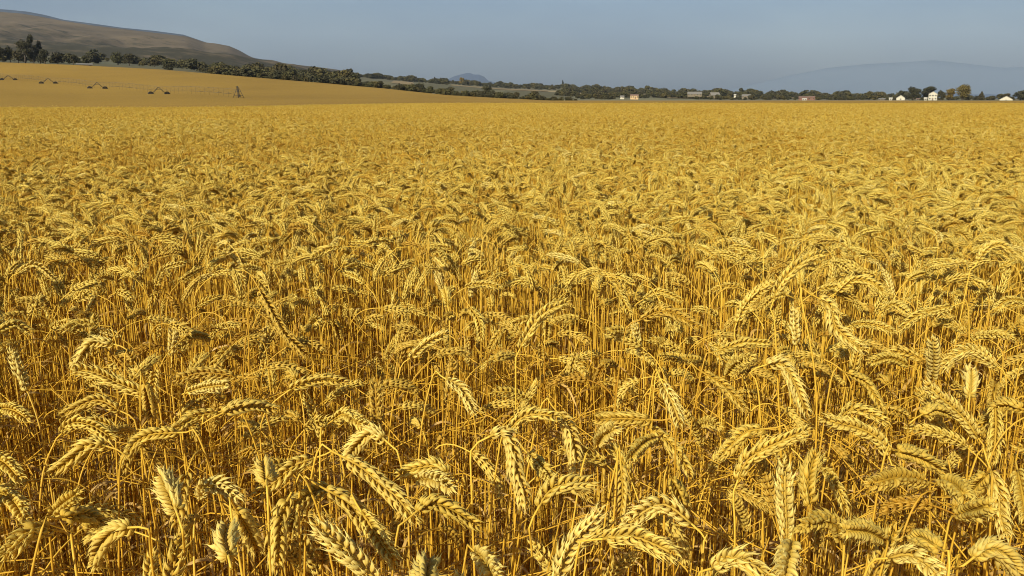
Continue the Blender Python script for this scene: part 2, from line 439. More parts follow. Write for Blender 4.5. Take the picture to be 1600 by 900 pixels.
# ------------------------------------------------------------------ wheat generators
def floret_template(lod):
    if lod == 0:   k, pr = 7, [(0, .30), (.14, .78), (.32, 1.), (.54, .84), (.74, .46), (.92, .18), (1.15, .055)]
    elif lod == 1: k, pr = 5, [(0, .4), (.32, 1.), (.72, .62)]
    elif lod == 2: k, pr = 4, [(.3, 1.)]
    else:          k, pr = 3, [(.4, 1.)]
    v = []; tt = []
    if lod >= 2: v.append((0, 0, 0)); tt.append(0)
    for t, r in pr:
        for a in range(k):
            an = 2 * PI * a / k
            v.append((r * math.cos(an), r * math.sin(an), t)); tt.append(t)
    v.append((0, 0, (1.62, 1.45, 1.15, 1.05)[lod])); tt.append(1.)
    q, tr = [], []
    o = 1 if lod >= 2 else 0
    for i in range(len(pr) - 1):
        for a in range(k):
            b = (a + 1) % k
            q.append((o + i * k + a, o + i * k + b, o + (i + 1) * k + b, o + (i + 1) * k + a))
    last = o + (len(pr) - 1) * k; tip = len(v) - 1
    for a in range(k): tr.append((last + a, last + (a + 1) % k, tip))
    if lod >= 2:
        for a in range(k): tr.append((0, o + (a + 1) % k, o + a))
    return np.array(v, float), np.array(tt), np.array(q, np.int32).reshape(-1, 4), np.array(tr, np.int32).reshape(-1, 3)
FT = {l: floret_template(l) for l in range(4)}

def resample(P, n):
    P = np.asarray(P, float)
    d = np.r_[0, np.cumsum(np.linalg.norm(np.diff(P, axis=0), axis=1))]
    s_ = np.linspace(0, d[-1], n)
    return np.stack([np.interp(s_, d, P[:, k]) for k in range(3)], 1), d[-1]
def smooth_path(P, n=40):
    """Catmull-Rom through the points, evenly resampled"""
    P = np.asarray(P, float)
    if len(P) == 2: return resample(P, n)[0]
    Q = np.vstack([2 * P[0] - P[1], P, 2 * P[-1] - P[-2]]); out = []
    for i in range(1, len(Q) - 2):
        for t in np.linspace(0, 1, 12, endpoint=False):
            out.append(.5 * ((2 * Q[i]) + (-Q[i - 1] + Q[i + 1]) * t + (2 * Q[i - 1] - 5 * Q[i] + 4 * Q[i + 1] - Q[i + 2]) * t * t + (-Q[i - 1] + 3 * Q[i] - 3 * Q[i + 1] + Q[i + 2]) * t ** 3))
    out.append(Q[-2])
    return resample(np.array(out), n)[0]

def add_ear(mb, P, lod, g, tint, twist=None, openn=1., fat=1., mi=0, side=None):
    """P: evenly spaced curve of the rachis, base to tip"""
    P, L = resample(P, 48)
    T = np.gradient(P, axis=0); T /= np.linalg.norm(T, axis=1)[:, None]
    per = {0: 3, 1: 3, 2: 2, 3: 1}[lod]
    ns = max(8, int(L / {0: .0046, 1: .0047, 2: .0052, 3: .0095}[lod]))
    if side is None:
        side = g.normal(size=3)
    S = side - (T @ side)[:, None] * T; S /= np.linalg.norm(S, axis=1)[:, None] + 1e-9
    Nn = np.cross(T, S)
    if twist is None: twist = g.uniform(-.6, .6)
    tv, tt, tq, ttr = FT[lod]
    k = np.arange(ns); u = (k + .3) / (ns + .6)
    fi = u * 47; i0 = np.clip(fi.astype(int), 0, 46); w = (fi - i0)[:, None]
    p = P[i0] * (1 - w) + P[i0 + 1] * w; t_ = T[i0]; s0 = S[i0]; n0 = Nn[i0]
    an = twist * u
    s_ = s0 * np.cos(an)[:, None] + n0 * np.sin(an)[:, None]; n_ = -s0 * np.sin(an)[:, None] + n0 * np.cos(an)[:, None]
    sgn = np.where(k % 2 == 0, 1., -1.)[:, None]
    size = (.62 + .5 * np.sin(PI * np.clip(u * .92 + .1, 0, 1)) ** .8) * fat
    per = 4 if lod == 0 else per
    fans = {4: [-1., -.38, .38, 1.], 3: [-1., 0., 1.], 2: [-.8, .8], 1: [0.]}[per]
    fl, rad_ = {0: (.0108, .00215), 1: (.0112, .0026), 2: (.0135, .0036), 3: (.019, .0062)}[lod]
    pos = []; dr = []; ou = []; sc = []; ra = []
    for f in fans:
        j = g.normal(0, .095 if lod == 0 else .06, (ns, 3))
        op = (.44 if abs(f) == 1 else .66) * openn * (1 + g.normal(0, .22, ns))
        d = t_ + s_ * sgn * op[:, None] + n_ * (f * .50 * openn) + j
        d /= np.linalg.norm(d, axis=1)[:, None]
        pos.append(p + s_ * sgn * (.0013 * fat) + n_ * (f * .0014 * fat) + t_ * (.0012 * (f == 0)))
        dr.append(d); ou.append(s_ * sgn + n_ * f * .8)
        sc.append(size * (1.0 if f else 1.12) * (1 + g.normal(0, .12, ns))); ra.append(g.random(ns))
    pos.append(P[-1:] - T[-1:] * .003); dr.append(T[-1:]); ou.append(S[-1:]); sc.append(np.array([.8])); ra.append(np.array([.5]))
    pos = np.concatenate(pos); D = np.concatenate(dr); O = np.concatenate(ou); sc = np.concatenate(sc); ra = np.concatenate(ra)
    O = O - (np.sum(O * D, 1))[:, None] * D; O /= np.linalg.norm(O, axis=1)[:, None] + 1e-9
    W = np.cross(D, O)
    nv = len(tv)
    ln = fl * sc * (1 + .35 * max(openn - 1, 0))
    X = tv[None, :, 0] * (rad_ * sc * 1.12)[:, None]; Yy = tv[None, :, 1] * (rad_ * sc * .86)[:, None]
    Zz = tv[None, :, 2] * ln[:, None]
    bend = (.16 * ln)[:, None] * (np.sin(PI * np.clip(tv[None, :, 2], 0, 1.2)) - .35 * tv[None, :, 2] ** 2)
    V = pos[:, None] + W[:, None] * X[..., None] + O[:, None] * (Yy + bend)[..., None] + D[:, None] * Zz[..., None]
    Fn = len(pos); off = (np.arange(Fn) * nv)[:, None, None]
    C = np.zeros((Fn, nv, 3)); C[..., 0] = tt[None]; C[..., 1] = ra[:, None]; C[..., 2] = tint
    polys = []
    if len(tq): polys.append((tq[None] + off).reshape(-1, 4))
    if len(ttr): polys.append((ttr[None] + off).reshape(-1, 3))
    mb.add(V.reshape(-1, 3), polys, C.reshape(-1, 3), mi)
    if lod <= 1: mb.tube(P[::6], .0014 * fat, 5, (.1, .4, tint), mi)

def add_stem(mb, P, lod, tint, r0=.0016, r1=.00105, mi=0, nodes=True):
    n = {0: 34, 1: 14, 2: 6, 3: 3}[lod]; k = {0: 6, 1: 4, 2: 3, 3: 3}[lod]
    if True:     # keep the bent neck: denser samples towards the top
        PP = resample(P, 400)[0]; Q = PP[(399 * np.linspace(0, 1, n) ** .5).astype(int)]
    r = np.linspace(r0, r1, n)
    c = np.stack([np.linspace(.0, 1, n) ** 2, np.full(n, .5), np.full(n, tint)], 1)
    if lod >= 2: r = r * (1.15 if lod == 2 else 1.7)
    mb.tube(Q, r, k, c, mi, cap=False)
    if lod == 0 and nodes:
        for f in (.12, .36):
            i = f * (n - 1); a = Q[int(i)]; b_ = Q[int(i) + 1]; d = (b_ - a) / np.linalg.norm(b_ - a)
            mb.tube([a - d * .003, a - d * .001, a + d * .001, a + d * .003], [r0, r0 * 1.55, r0 * 1.55, r0], 6, (.0, .1, tint * .5), mi)

def add_leaf(mb, p, dirv, L, w, g, tint, n=9, mi=0):
    """dry twisted leaf ribbon drooping from p"""
    pts = []; c = np.array(p, float); d = np.array(dirv, float) + np.array([0, 0, .9]); d /= np.linalg.norm(d)
    for i in range(n):
        pts.append(c.copy()); c = c + d * L / n
        d = d + np.array([g.normal(0, .12), g.normal(0, .12), -.34]); d /= np.linalg.norm(d)
    pts = np.array(pts); T = np.gradient(pts, axis=0)
    tw = g.uniform(-2.5, 2.5)
    V = []; C = []
    for i in range(n):
        a = np.cross(T[i], [0, 0, 1.]); a /= np.linalg.norm(a) + 1e-9; b_ = np.cross(T[i], a); b_ /= np.linalg.norm(b_) + 1e-9
        an = tw * i / n; s_ = a * math.cos(an) + b_ * math.sin(an)
        ww = w * (1 - (i / (n - 1)) ** 2 * .95) * .5
        V += [pts[i] - s_ * ww, pts[i] + s_ * ww]; C += [(i / n, .5, tint)] * 2
    q = [[2 * i, 2 * i + 1, 2 * i + 3, 2 * i + 2] for i in range(n - 1)]
    mb.add(V, [q], C, mi)

def rand_paths(g, h=None, kind=None, ear_len=None):
    """stem and ear curves of one stalk rooted at the origin"""
    if kind is None: kind = g.choice(['up', 'nod', 'arch', 'hang'], p=[.19, .27, .32, .22])
    e1, e2 = {'up': (R(g.uniform(3, 18)), R(g.uniform(10, 45))), 'nod': (R(g.uniform(35, 60)), R(g.uniform(75, 105))),
              'arch': (R(g.uniform(55, 90)), R(g.uniform(105, 140))), 'hang': (R(g.uniform(105, 140)), R(g.uniform(150, 178)))}[kind]
    az = g.uniform(0, 2 * PI); lean = R(abs(g.normal(0, 2.6))); laz = az + g.normal(0, .9)
    if h is None: h = np.clip(g.normal(.83, .035), .70, .93)
    EL = ear_len or g.uniform(.058, .092)
    neck = g.uniform(.08, .16)
    # integrate in the bending plane
    n = 60; pts = [np.zeros(2)]; S = np.linspace(0, 1, n)
    Ls = h * .93
    ds = Ls / n; th = 0
    for s_ in S:
        arc = (s_ * Ls - (Ls - neck)) / neck
        th = e1 * ss(np.array(arc)) if arc > 0 else 0
        pts.append(pts[-1] + ds * np.array([math.sin(th), math.cos(th)]))
    ep = [pts[-1]]; m_ = 24
    for i in range(m_):
        th = e1 + (e2 - e1) * ((i + 1) / m_) ** .9
        ep.append(ep[-1] + EL / m_ * np.array([math.sin(th), math.cos(th)]))
    pts = np.array(pts); ep = np.array(ep)
    top = max(pts[:, 1].max(), ep[:, 1].max()); k = h / top
    f = h / top
    # scale only the straight lower part so the crown reaches height h
    dz = h - top; pts[:, 1] += dz * np.clip(np.linspace(0, 1.2, len(pts)), 0, 1); ep[:, 1] += dz
    def to3(q):
        x = q[:, 0]; z = q[:, 1]
        wob = .006 * np.sin(z * 9 + az * 3)
        ca, sa = math.cos(az), math.sin(az)
        X = x * ca - wob * sa; Y = x * sa + wob * ca
        lx = math.tan(lean) * z
        return np.stack([X + lx * math.cos(laz), Y + lx * math.sin(laz), z], 1)
    return to3(pts), to3(ep), kind, az

def stalk_into(mb, g, lod, origin, h=None, headless=False, mi=(0, 1, 2)):
    sp, ep, kind, az = rand_paths(g, h)
    o = np.array([*origin, 0.])
    tint = np.clip(g.normal(.55, .22 if lod < 2 else .34), 0, 1)
    if not headless:
        add_stem(mb, sp + o, lod, np.clip(tint + g.normal(0, .15), 0, 1), mi=mi[0])
        ax = np.array([math.cos(az), math.sin(az), 0]); hz = np.array([-math.sin(az), math.cos(az), 0])
        a = g.uniform(0, PI); side = (ax * .3 + np.array([0, 0, .8])) * math.cos(a) + hz * math.sin(a)
        add_ear(mb, ep + o, lod, g, tint, openn=g.uniform(.85, 1.35), fat=g.uniform(.74, 1.0), mi=mi[1], side=side)
    else:
        k = max(4, int(30 * g.uniform(.55, 1.02)))
        add_stem(mb, sp[:k * 2 - 8 if k * 2 - 8 > 4 else 5] + o, lod, tint, mi=mi[0], nodes=False)
    if lod <= 2 and g.random() < (.6 if lod < 2 else .35):
        i = int(g.uniform(.3, .8) * 50); a = g.uniform(0, 2 * PI)
        add_leaf(mb, sp[i] + o, (math.cos(a), math.sin(a), 0), g.uniform(.08, .2), g.uniform(.003, .008), g, tint, 8 if lod < 2 else 5, mi=mi[2])

def add_straw(mb, g, origin, mi=0):
    """a fallen or snapped straw lying across the stems"""
    a = g.uniform(0, 2 * PI); el = R(g.normal(15, 22)); L = g.uniform(.15, .5)
    p = np.array([*origin, g.uniform(.15, .62)]); d = np.array([math.cos(a) * math.cos(el), math.sin(a) * math.cos(el), math.sin(el)])
    mid = p + d * L * .5 + g.normal(0, .008, 3)
    mb.tube([p, mid, p + d * L], [.0013, .0012, .0009], 4, (.3, .5, g.random() * .6), mi, cap=False)

MATS = [M_STEM, M_EAR, M_LEAF]
hidden = {}
def proto_coll(name):
    c = bpy.data.collections.new(name); hidden[name] = c; return c       # never linked to the scene
def proto(c, mb, i, smooth=True, mats=MATS):
    o = bpy.data.objects.new('%s_%03d' % (c.name, i), mb.mesh(c.name, mats, smooth)); c.objects.link(o); return o

def make_patch(size, n, nh, ns, lod, seed):
    g = np.random.default_rng(seed); mb = MB()
    for _ in range(n):
        low = g.random() < (.22 if lod < 2 else .38)
        stalk_into(mb, g, lod, g.uniform(-size / 2, size / 2, 2), h=np.clip(g.normal(.68, .05), .5, .8) if low else (np.clip(g.normal(.815, .05), .68, .98) if lod >= 2 else None))
    for _ in range(nh): stalk_into(mb, g, lod, g.uniform(-size / 2, size / 2, 2), headless=True)
    for _ in range(ns): add_straw(mb, g, g.uniform(-size / 2, size / 2, 2))
    return mb

DENS = 300
near_c = proto_coll('wheat_patch')
NPROTO = []
# 0..27 single stalks (high detail), then patches
NSING = 26
single_parts = []
for i in range(NSING):
    g = np.random.default_rng(100 + i)
    low = i % 5 == 4
    sp, ep, kind, az = rand_paths(g, h=np.clip(g.normal(.70, .04), .5, .8) if low else np.clip(g.normal(.815, .025), .74, .865),
                                  kind=['up', 'nod', 'arch', 'hang', 'arch', 'nod', 'arch', 'hang'][i % 8])
    tint = float(np.clip(g.normal(.55, .25), 0, 1))
    ms, me, ml = MB(), MB(), MB()
    add_stem(ms, sp, 0, tint)
    ax = np.array([math.cos(az), math.sin(az), 0]); hz = np.array([-math.sin(az), math.cos(az), 0])
    a = g.uniform(0, PI); side = (ax * .3 + np.array([0, 0, .8])) * math.cos(a) + hz * math.sin(a)
    add_ear(me, ep, 0, g, tint, openn=g.uniform(.85, 1.4), fat=g.uniform(.9, 1.1), side=side)
    hasleaf = i % 3 != 1
    if hasleaf:
        a = g.uniform(0, 2 * PI); add_leaf(ml, sp[int(g.uniform(25, 45))], (math.cos(a), math.sin(a), 0), g.uniform(.1, .2), .006, g, tint, 10)
    single_parts.append((ms.mesh('stem', [M_STEM]), me.mesh('ear', [M_EAR]), ml.mesh('leaf', [M_LEAF]) if hasleaf else None, sp, ep, kind, az, low, tint))
    mb = MB()
    for src, mi in ((ms, 0), (me, 1)) + (((ml, 2),) if hasleaf else ()):
        base = mb.n
        for vv, cc in zip(src.v, src.c): mb.v.append(vv); mb.c.append(cc)
        for ll, tt_ in zip(src.loops, src.tot): mb.loops.append(ll + base); mb.tot.append(tt_); mb.mi.append(np.full(len(tt_), mi, np.int32))
        mb.n += src.n
    proto(near_c, mb, i)
NHL = 6
for i in range(NHL):
    g = np.random.default_rng(200 + i); mb = MB(); stalk_into(mb, g, 1, (0, 0), headless=True)
    if i % 2 == 0: add_straw(mb, g, (0, 0))
    proto(near_c, mb, NSING + i)
P1 = NSING + NHL
for i in range(5): proto(near_c, make_patch(.5, int(DENS * .25), 105, 9, 1, 300 + i), P1 + i)
P2 = P1 + 5
for i in range(4): proto(near_c, make_patch(1., int(DENS * .78), 70, 10, 2, 400 + i), P2 + i)
P3 = P2 + 4
for i in range(3): proto(near_c, make_patch(2., int(DENS * 1.7), 0, 0, 3, 500 + i), P3 + i)

def gn_instances(obj, coll):
    ng = bpy.data.node_groups.new(obj.name + '_nodes', 'GeometryNodeTree')
    ng.interface.new_socket('Geometry', in_out='INPUT', socket_type='NodeSocketGeometry')
    ng.interface.new_socket('Geometry', in_out='OUTPUT', socket_type='NodeSocketGeometry')
    n = ng.nodes; l = ng.links
    gi = n.new('NodeGroupInput'); go = n.new('NodeGroupOutput')
    ci = n.new('GeometryNodeCollectionInfo'); ci.inputs[0].default_value = coll
    ci.inputs['Separate Children'].default_value = True; ci.inputs['Reset Children'].default_value = True
    ip = n.new('GeometryNodeInstanceOnPoints'); ip.inputs['Pick Instance'].default_value = True
    def na(name, dt):
        a = n.new('GeometryNodeInputNamedAttribute'); a.data_type = dt; a.inputs[0].default_value = name; return a
    ai = na('pick', 'INT'); ar = na('rot', 'FLOAT_VECTOR'); asx = na('scl', 'FLOAT_VECTOR')
    er = n.new('FunctionNodeEulerToRotation')
    l.new(gi.outputs[0], ip.inputs['Points']); l.new(ci.outputs[0], ip.inputs['Instance'])
    l.new(ai.outputs[0], ip.inputs['Instance Index'])
    l.new(ar.outputs[0], er.inputs[0]); l.new(er.outputs[0], ip.inputs['Rotation']); l.new(asx.outputs[0], ip.inputs['Scale'])
    l.new(ip.outputs[0], go.inputs[0])
    md = obj.modifiers.new('scatter', 'NODES'); md.node_group = ng
def scatter(name, pts, pick, rot, scl, coll, mats):
    m = bpy.data.meshes.new(name); m.vertices.add(len(pts)); m.vertices.foreach_set('co', np.asarray(pts, np.float32).ravel())
    a = m.attributes.new('pick', 'INT', 'POINT'); a.data.foreach_set('value', np.asarray(pick, np.int32))
    a = m.attributes.new('rot', 'FLOAT_VECTOR', 'POINT'); a.data.foreach_set('vector', np.asarray(rot, np.float32).ravel())
    a = m.attributes.new('scl', 'FLOAT_VECTOR', 'POINT'); a.data.foreach_set('vector', np.asarray(scl, np.float32).ravel())
    m.update()
    for x in mats: m.materials.append(x)
    o = bpy.data.objects.new(name, m); col.objects.link(o); gn_instances(o, coll); return o

# ------------------------------------------------------------------ the stalks one can tell apart in the photograph
# (ear path base -> tip in photograph pixels, tone 0..1, openness, depth lean of the tip, label or None)
HEROES = [
 # lower right
 ([(1153,750),(1165,722),(1195,702),(1232,685),(1264,671)], .70, .95, 0, 'long pale ear leaning right in a wide arch above the tall upright ear', (1148,870)),
 ([(1388,712),(1380,694),(1362,678),(1335,667),(1308,660),(1284,653)], .75, 1.15, 0, 'plump ear bending back left to meet the long arching ear', (1400,760)),
 ([(1229,848),(1228,805),(1226,765),(1227,722)], 1.0, 1.1, 0, 'tall straight upright pale ear standing at lower right', None),
 ([(1236,848),(1230,872),(1222,915)], .9, 1.35, 0, 'pale hanging ear right below the tall straight upright ear', None),
 ([(1264,792),(1262,752),(1275,705)], .35, 1.2, 0, 'golden upright ear close behind the tall straight pale ear', None),
 ([(1447,752),(1405,746),(1357,758)], .3, 1.3, 0, 'brownish level ear pointing left on a thick stem at lower right', (1412,830)),
 ([(1403,704),(1436,714),(1472,734)], .5, 1.1, 0, 'grey gold ear sloping down right from the meeting arches', None),
 ([(1548,735),(1560,770),(1562,805),(1573,842)], .85, 1.2, 0, 'thick long ear hanging straight down near the right edge', None),
 ([(1528,684),(1512,660),(1490,638),(1466,618),(1446,598)], .8, 1.1, 0, 'large fluffy ear leaning up left on a tall bare stem', (1543,800)),
 ([(1555,632),(1556,670),(1552,722)], .5, 1., 0, 'slim ear hanging down behind the large leaning fluffy ear', None),
 ([(1520,872),(1545,856),(1572,868),(1592,900)], .85, 1.3, 0, 'chunky ear curling over in the bottom right corner', (1495,900)),
 ([(1388,872),(1420,866),(1450,882),(1474,906)], .9, 1.15, 0, 'pale ear curling over the bottom edge right of the tall upright ear', None),
 ([(1470,752),(1490,757),(1508,775)], .6, 1.5, 1, 'spiky blunt ear facing the camera at lower right', None),
 ([(1312,843),(1305,820),(1280,811),(1250,824)], .35, 1.1, 0, 'brown ear bowed left over its thick stem at lower right', (1316,900)),
 ([(1378,840),(1350,828),(1318,828)], .75, 1.3, 1, 'short pale ear pointing left beside the brown bowed ear', None),
 ([(1313,655),(1328,640),(1355,643),(1386,660)], .55, .9, 0, 'dark seeded ear bowing right just above the arching pair', None),
 ([(1440,648),(1460,639),(1490,648)], .6, .9, 0, 'small ear bowing right on a slanted stem left of the fluffy leaner', (1415,700)),
 ([(1112,888),(1145,872),(1180,885),(1205,908)], .85, 1.2, 0, 'pale ear curling over the bottom edge below the long arch', None),
 ([(1195,670),(1168,674),(1145,694),(1124,716)], .5, 1., 0, 'golden ear drooping left at the left foot of the long arch', None),
 ([(1497,806),(1520,798),(1548,789)], .7, 1.2, 0, 'short ear lying nearly level left of the thick hanging ear', None),
 ([(1540,742),(1528,755),(1514,772)], .55, 1.1, 0, 'small ear dipping left above the short level ear', None),
 ([(1590,735),(1598,775),(1604,815)], .7, 1.2, 0, 'ear hanging at the right edge beside the thick hanging ear', None),
 ([(1465,855),(1440,840),(1425,850)], .7, 1.1, 0, 'small pale ear turning left between thin stems at lower right', None),
 # mid right
 ([(1209,468),(1219,445),(1237,424),(1260,406),(1287,395)], .7, 1.0, 0, 'long ear rising to the upper right above its neighbours', (1212,530)),
 ([(1151,505),(1160,483),(1178,461),(1208,440)], .65, 1.1, 0, 'long ear rising right just left of the highest rising ear', (1149,560)),
 ([(1279,466),(1297,478),(1304,508),(1325,530),(1352,549)], .85, 1.25, 0, 'big open ear twisting down right from a straight bare stem', (1276,640)),
 ([(1306,458),(1331,438),(1360,441),(1384,460)], .6, 1.1, 0, 'long ear bowing right over the big twisting ear', None),
 ([(1456,594),(1458,560),(1457,528)], .95, 1.2, 0, 'upright pale pointed ear standing right of centre near the edge', (1454,650)),
 ([(1515,620),(1517,600),(1516,574)], .95, 1.6, 0, 'short fluffy upright ear like a tuft on a thin stem', (1516,680)),
 ([(1556,572),(1522,547),(1490,558),(1473,580)], .8, 1.2, 0, 'broad ear bowing left behind the short fluffy tuft', None),
 ([(1197,570),(1220,567),(1238,592),(1250,620),(1262,648)], .9, 1.35, 0, 'bright open ear drooping right like a feather', (1187,635)),
 ([(1100,583),(1130,603),(1166,642)], .3, 1.0, 0, 'dark heavy ear sloping down right left of the feathery ear', None),
 ([(1125,547),(1162,536),(1204,537)], .55, .85, 0, 'slim level ear with neat seed rows above the dark heavy ear', None),
 ([(1382,484),(1398,475),(1422,489)], .7, .9, 0, 'small neat ear bowing right on a slanted thin stem', (1362,525)),
 ([(1488,478),(1460,486),(1435,493),(1404,517)], .6, 1., 0, 'slim ear drooping left above the broad bowing ear', None),
 ([(1490,440),(1520,437),(1552,453)], .65, .9, 0, 'slim ear bowing right high at the right side', None),
 ([(1528,408),(1542,388),(1563,382),(1590,404)], .75, 1., 0, 'ear arching right from a tall curved stem at the right edge', (1512,440)),
 ([(1418,570),(1390,559),(1358,566)], .45, 1., 0, 'golden level ear pointing left of the upright pointed ear', None),
 ([(1325,583),(1350,594),(1366,616),(1379,640)], .5, .8, 0, 'narrow ear drooping right below the golden level ear', None),
 ([(1136,585),(1150,566),(1175,556)], .7, 1.2, 0, 'small spiky ear leaning right above the dark heavy ear', None),
 ([(1440,560),(1405,548),(1375,560)], .3, 1.1, 0, 'ochre ear bowed left behind the golden level ear', None),
 ([(1600,470),(1572,470),(1550,490)], .7, 1., 0, 'curled ear drooping left at the right edge', (1612,520)),
 ([(1600,640),(1575,632),(1545,640)], .35, 1.1, 0, 'brown level ear at the right edge above the hanging ears', None),
 # centre bottom
 ([(868,912),(888,858),(914,826),(942,795)], .95, 1.3, 0, 'big pale ear leaning up right from the bottom edge', None),
 ([(1080,818),(1042,789),(1010,797),(974,826)], .9, 1.25, 0, 'big ear arching left over the pair at bottom centre', (1098,870)),
 ([(942,842),(985,838),(1020,850),(1058,868)], .75, 1.2, 0, 'big ear sloping right below the left arching ear', None),
 ([(970,727),(973,770),(967,822)], .75, 1.05, 0, 'straight ear hanging vertically above the crossing pair', None),
 ([(935,693),(945,678),(962,668)], .85, 1.3, 0, 'short pale tip of an ear rising right on a slanted stem', (906,750)),
 ([(1018,656),(975,654),(930,656)], .3, 1.2, 0, 'dark level ear pointing left in the centre foreground', None),
 ([(1036,600),(1050,628),(1064,664)], .9, 1.4, 0, 'bright bunched ear hanging amid dark stalks right of centre', None),
 ([(1018,668),(1052,700),(1080,742)], .7, 1., 0, 'ear sloping down right beneath the bright bunched ear', None),
 ([(1024,684),(1004,694),(984,716)], .55, 1.1, 0, 'small ear drooping left under the dark level ear', None),
 ([(1050,748),(1062,770),(1072,798)], .5, .9, 0, 'slim ear hanging right of the straight vertical ear', None),
 ([(698,593),(720,608),(742,647)], .9, 1.1, 0, 'bright ear drooping right alone among the stems at centre', None),
 ([(765,682),(786,675),(800,700),(804,732),(814,762),(819,796)], .85, 1.0, 0, 'long ear hanging down from a curved stem left of centre', (738,800)),
 ([(795,674),(815,653),(840,647),(872,652)], .65, .95, 0, 'ear arching right from the top of the long hanging ear', None),
 ([(872,645),(888,666),(896,700),(899,740)], .85, 1.3, 0, 'feathery ear hanging down right of the arching pair', None),
 ([(826,710),(842,726),(862,750)], .6, .9, 0, 'dark seeded ear sloping right between two hanging ears', None),
 ([(842,792),(856,770),(880,758),(928,755)], .75, 1.15, 0, 'pale ear bowing right on a thin stem below the hanging pair', (832,900)),
 ([(742,862),(758,876),(778,910)], .9, 1.3, 1, 'short blunt ear poking in from the bottom edge at centre', None),
 ([(664,915),(664,895),(668,876)], .85, 1.4, 0, 'tip of an upright ear at the bottom edge left of centre', None),
 ([(588,684),(588,640),(586,594)], .15, 1.1, 0, 'dark brown upright ear standing left of centre', (592,745)),
 ([(602,688),(583,674),(560,690),(540,716)], .9, 1.3, 0, 'fluffy cream ear curving down left under the dark upright ear', None),
 ([(538,715),(565,730),(590,752),(620,777),(652,818)], .8, 1.05, 0, 'very long ear sloping down right below the dark upright ear', None),
 ([(702,742),(680,728),(650,732),(622,742)], .6, 1.05, 0, 'ear bowing left on a curved stem left of the long hanging ear', (722,775)),
 ([(652,748),(680,748),(706,763)], .9, 1.2, 0, 'bright short ear below the left bowing ear', None),
 ([(592,912),(562,880),(530,850),(490,818)], 1.0, 1.35, 0, 'large feathery cream ear leaning up left from the bottom edge', None),
 ([(515,765),(490,770),(456,792)], .7, 1.2, 0, 'ear drooping left from the crossing pair at lower left', None),
 ([(508,764),(543,784),(566,812),(603,838)], .75, 1.1, 0, 'ear drooping right above the large feathery cream ear', None),
 ([(521,656),(540,647),(574,668)], .7, 1., 0, 'slim grey ear bowing right on a lone curved stem', (500,715)),
 ([(650,800),(672,785),(705,796),(748,822)], .45, 1., 0, 'shaded ear bowing right below the very long sloping ear', None),
 ([(565,800),(590,838),(618,880)], .7, 1.1, 0, 'ear hanging right beside the large feathery cream ear', None),
 # lower left
 ([(276,800),(266,772),(252,738)], 1.0, 1.5, 0, 'bushy cream ear upright on a thin stem at lower left', (290,900)),
 ([(312,778),(322,760),(350,762),(376,780)], .95, 1.1, 0, 'cream ear bowing right on a straight pale stem at lower left', (304,900)),
 ([(205,824),(180,828),(158,853),(147,888)], .8, 1.2, 0, 'golden ear drooping left on a curved stem near bottom left', (240,900)),
 ([(452,776),(438,806),(434,845),(431,892)], .7, 1.1, 0, 'long ear hanging down left of the large feathery cream ear', None),
 ([(370,798),(388,828),(404,864)], .8, 1.2, 0, 'pale ear hanging right of the cream bowing ear', None),
 ([(97,677),(116,661),(147,667),(178,688)], .55, .9, 0, 'ear bowing right over a long slanted stem at left', (62,790)),
 ([(166,697),(140,693),(112,716),(80,740)], .75, 1.05, 0, 'ear drooping left under the right bowing ear at left', (186,760)),
 ([(82,829),(50,829),(26,848),(5,872)], .7, 1.15, 0, 'ear drooping left in the bottom left corner', (120,900)),
 ([(347,646),(370,637),(400,634),(430,640)], .75, 1.1, 0, 'neat level ear pointing right at left of centre', (328,675)),
 ([(340,644),(304,652),(270,674)], .55, 1., 0, 'slim ear drooping left beside the neat level ear', None),
 ([(278,676),(240,678),(214,690),(198,714)], .45, 1., 0, 'ochre ear drooping left beneath the slim drooping ear', None),
 ([(-12,768),(20,780),(42,812)], .6, 1.1, 0, 'thick ear bowing right at the left edge near the bottom', None),
 ([(357,870),(352,845),(358,822)], 1.0, 1.6, 0, 'short bushy cream ear rising from the bottom left of centre', (360,910)),
 ([(-15,715),(8,722),(32,748)], .5, 1., 0, 'shaded ear bowing right at the left edge', None),
 ([(188,642),(150,625),(92,652)], .35, 1., 0, 'dull gold ear bowed left above the long slanted stem', None),
 ([(490,716),(462,726),(430,752),(398,778)], .6, 1.2, 0, 'rough ear sloping down left above the cream bowing ear', None),
 ([(98,808),(130,804),(168,826)], .45, .9, 0, 'grey gold ear bowing right above the bottom left pair', None),
 ([(82,806),(100,788),(122,773)], .4, 1., 0, 'thin ear rising right above the grey gold ear', None),
 ([(416,752),(414,735),(411,722)], .8, 1.4, 0, 'small upright ear above the long hanging ear at left', None),
 ([(-10,640),(20,640),(45,655)], .6, 1., 0, 'two toned ear bowing right at the left edge halfway down', None),
 # mid left
 ([(28,427),(55,414),(88,438)], .8, .85, 0, 'striped ear bowing right high at the left edge', None),
 ([(178,538),(147,533),(127,556),(112,575)], .85, 1.2, 0, 'pale ear drooping left in the middle of the left side', (195,580)),
 ([(222,614),(186,600),(150,583),(116,577)], .7, 1.3, 0, 'fluffy ear lying level and pointing left under the pale drooper', None),
 ([(296,613),(322,605),(354,601)], .95, 1., 0, 'bright level ear with sharp seeds left of centre', None),
 ([(370,588),(318,582),(274,594)], .15, 1.1, 0, 'dark ochre level ear just above the bright level ear', None),
 ([(244,449),(256,421),(288,411)], .75, 1.1, 0, 'pale ear arching right high on the left side', None),
 ([(404,450),(424,484),(452,532)], .2, 1., 0, 'dark ear sloping down right in the left half', None),
 ([(414,496),(444,520),(480,557)], .15, 1.1, 0, 'darkest heavy ear sloping right left of centre', None),
 ([(-5,518),(22,507),(50,520)], .7, 1.1, 0, 'plump ear bowing right at the left edge above middle', None),
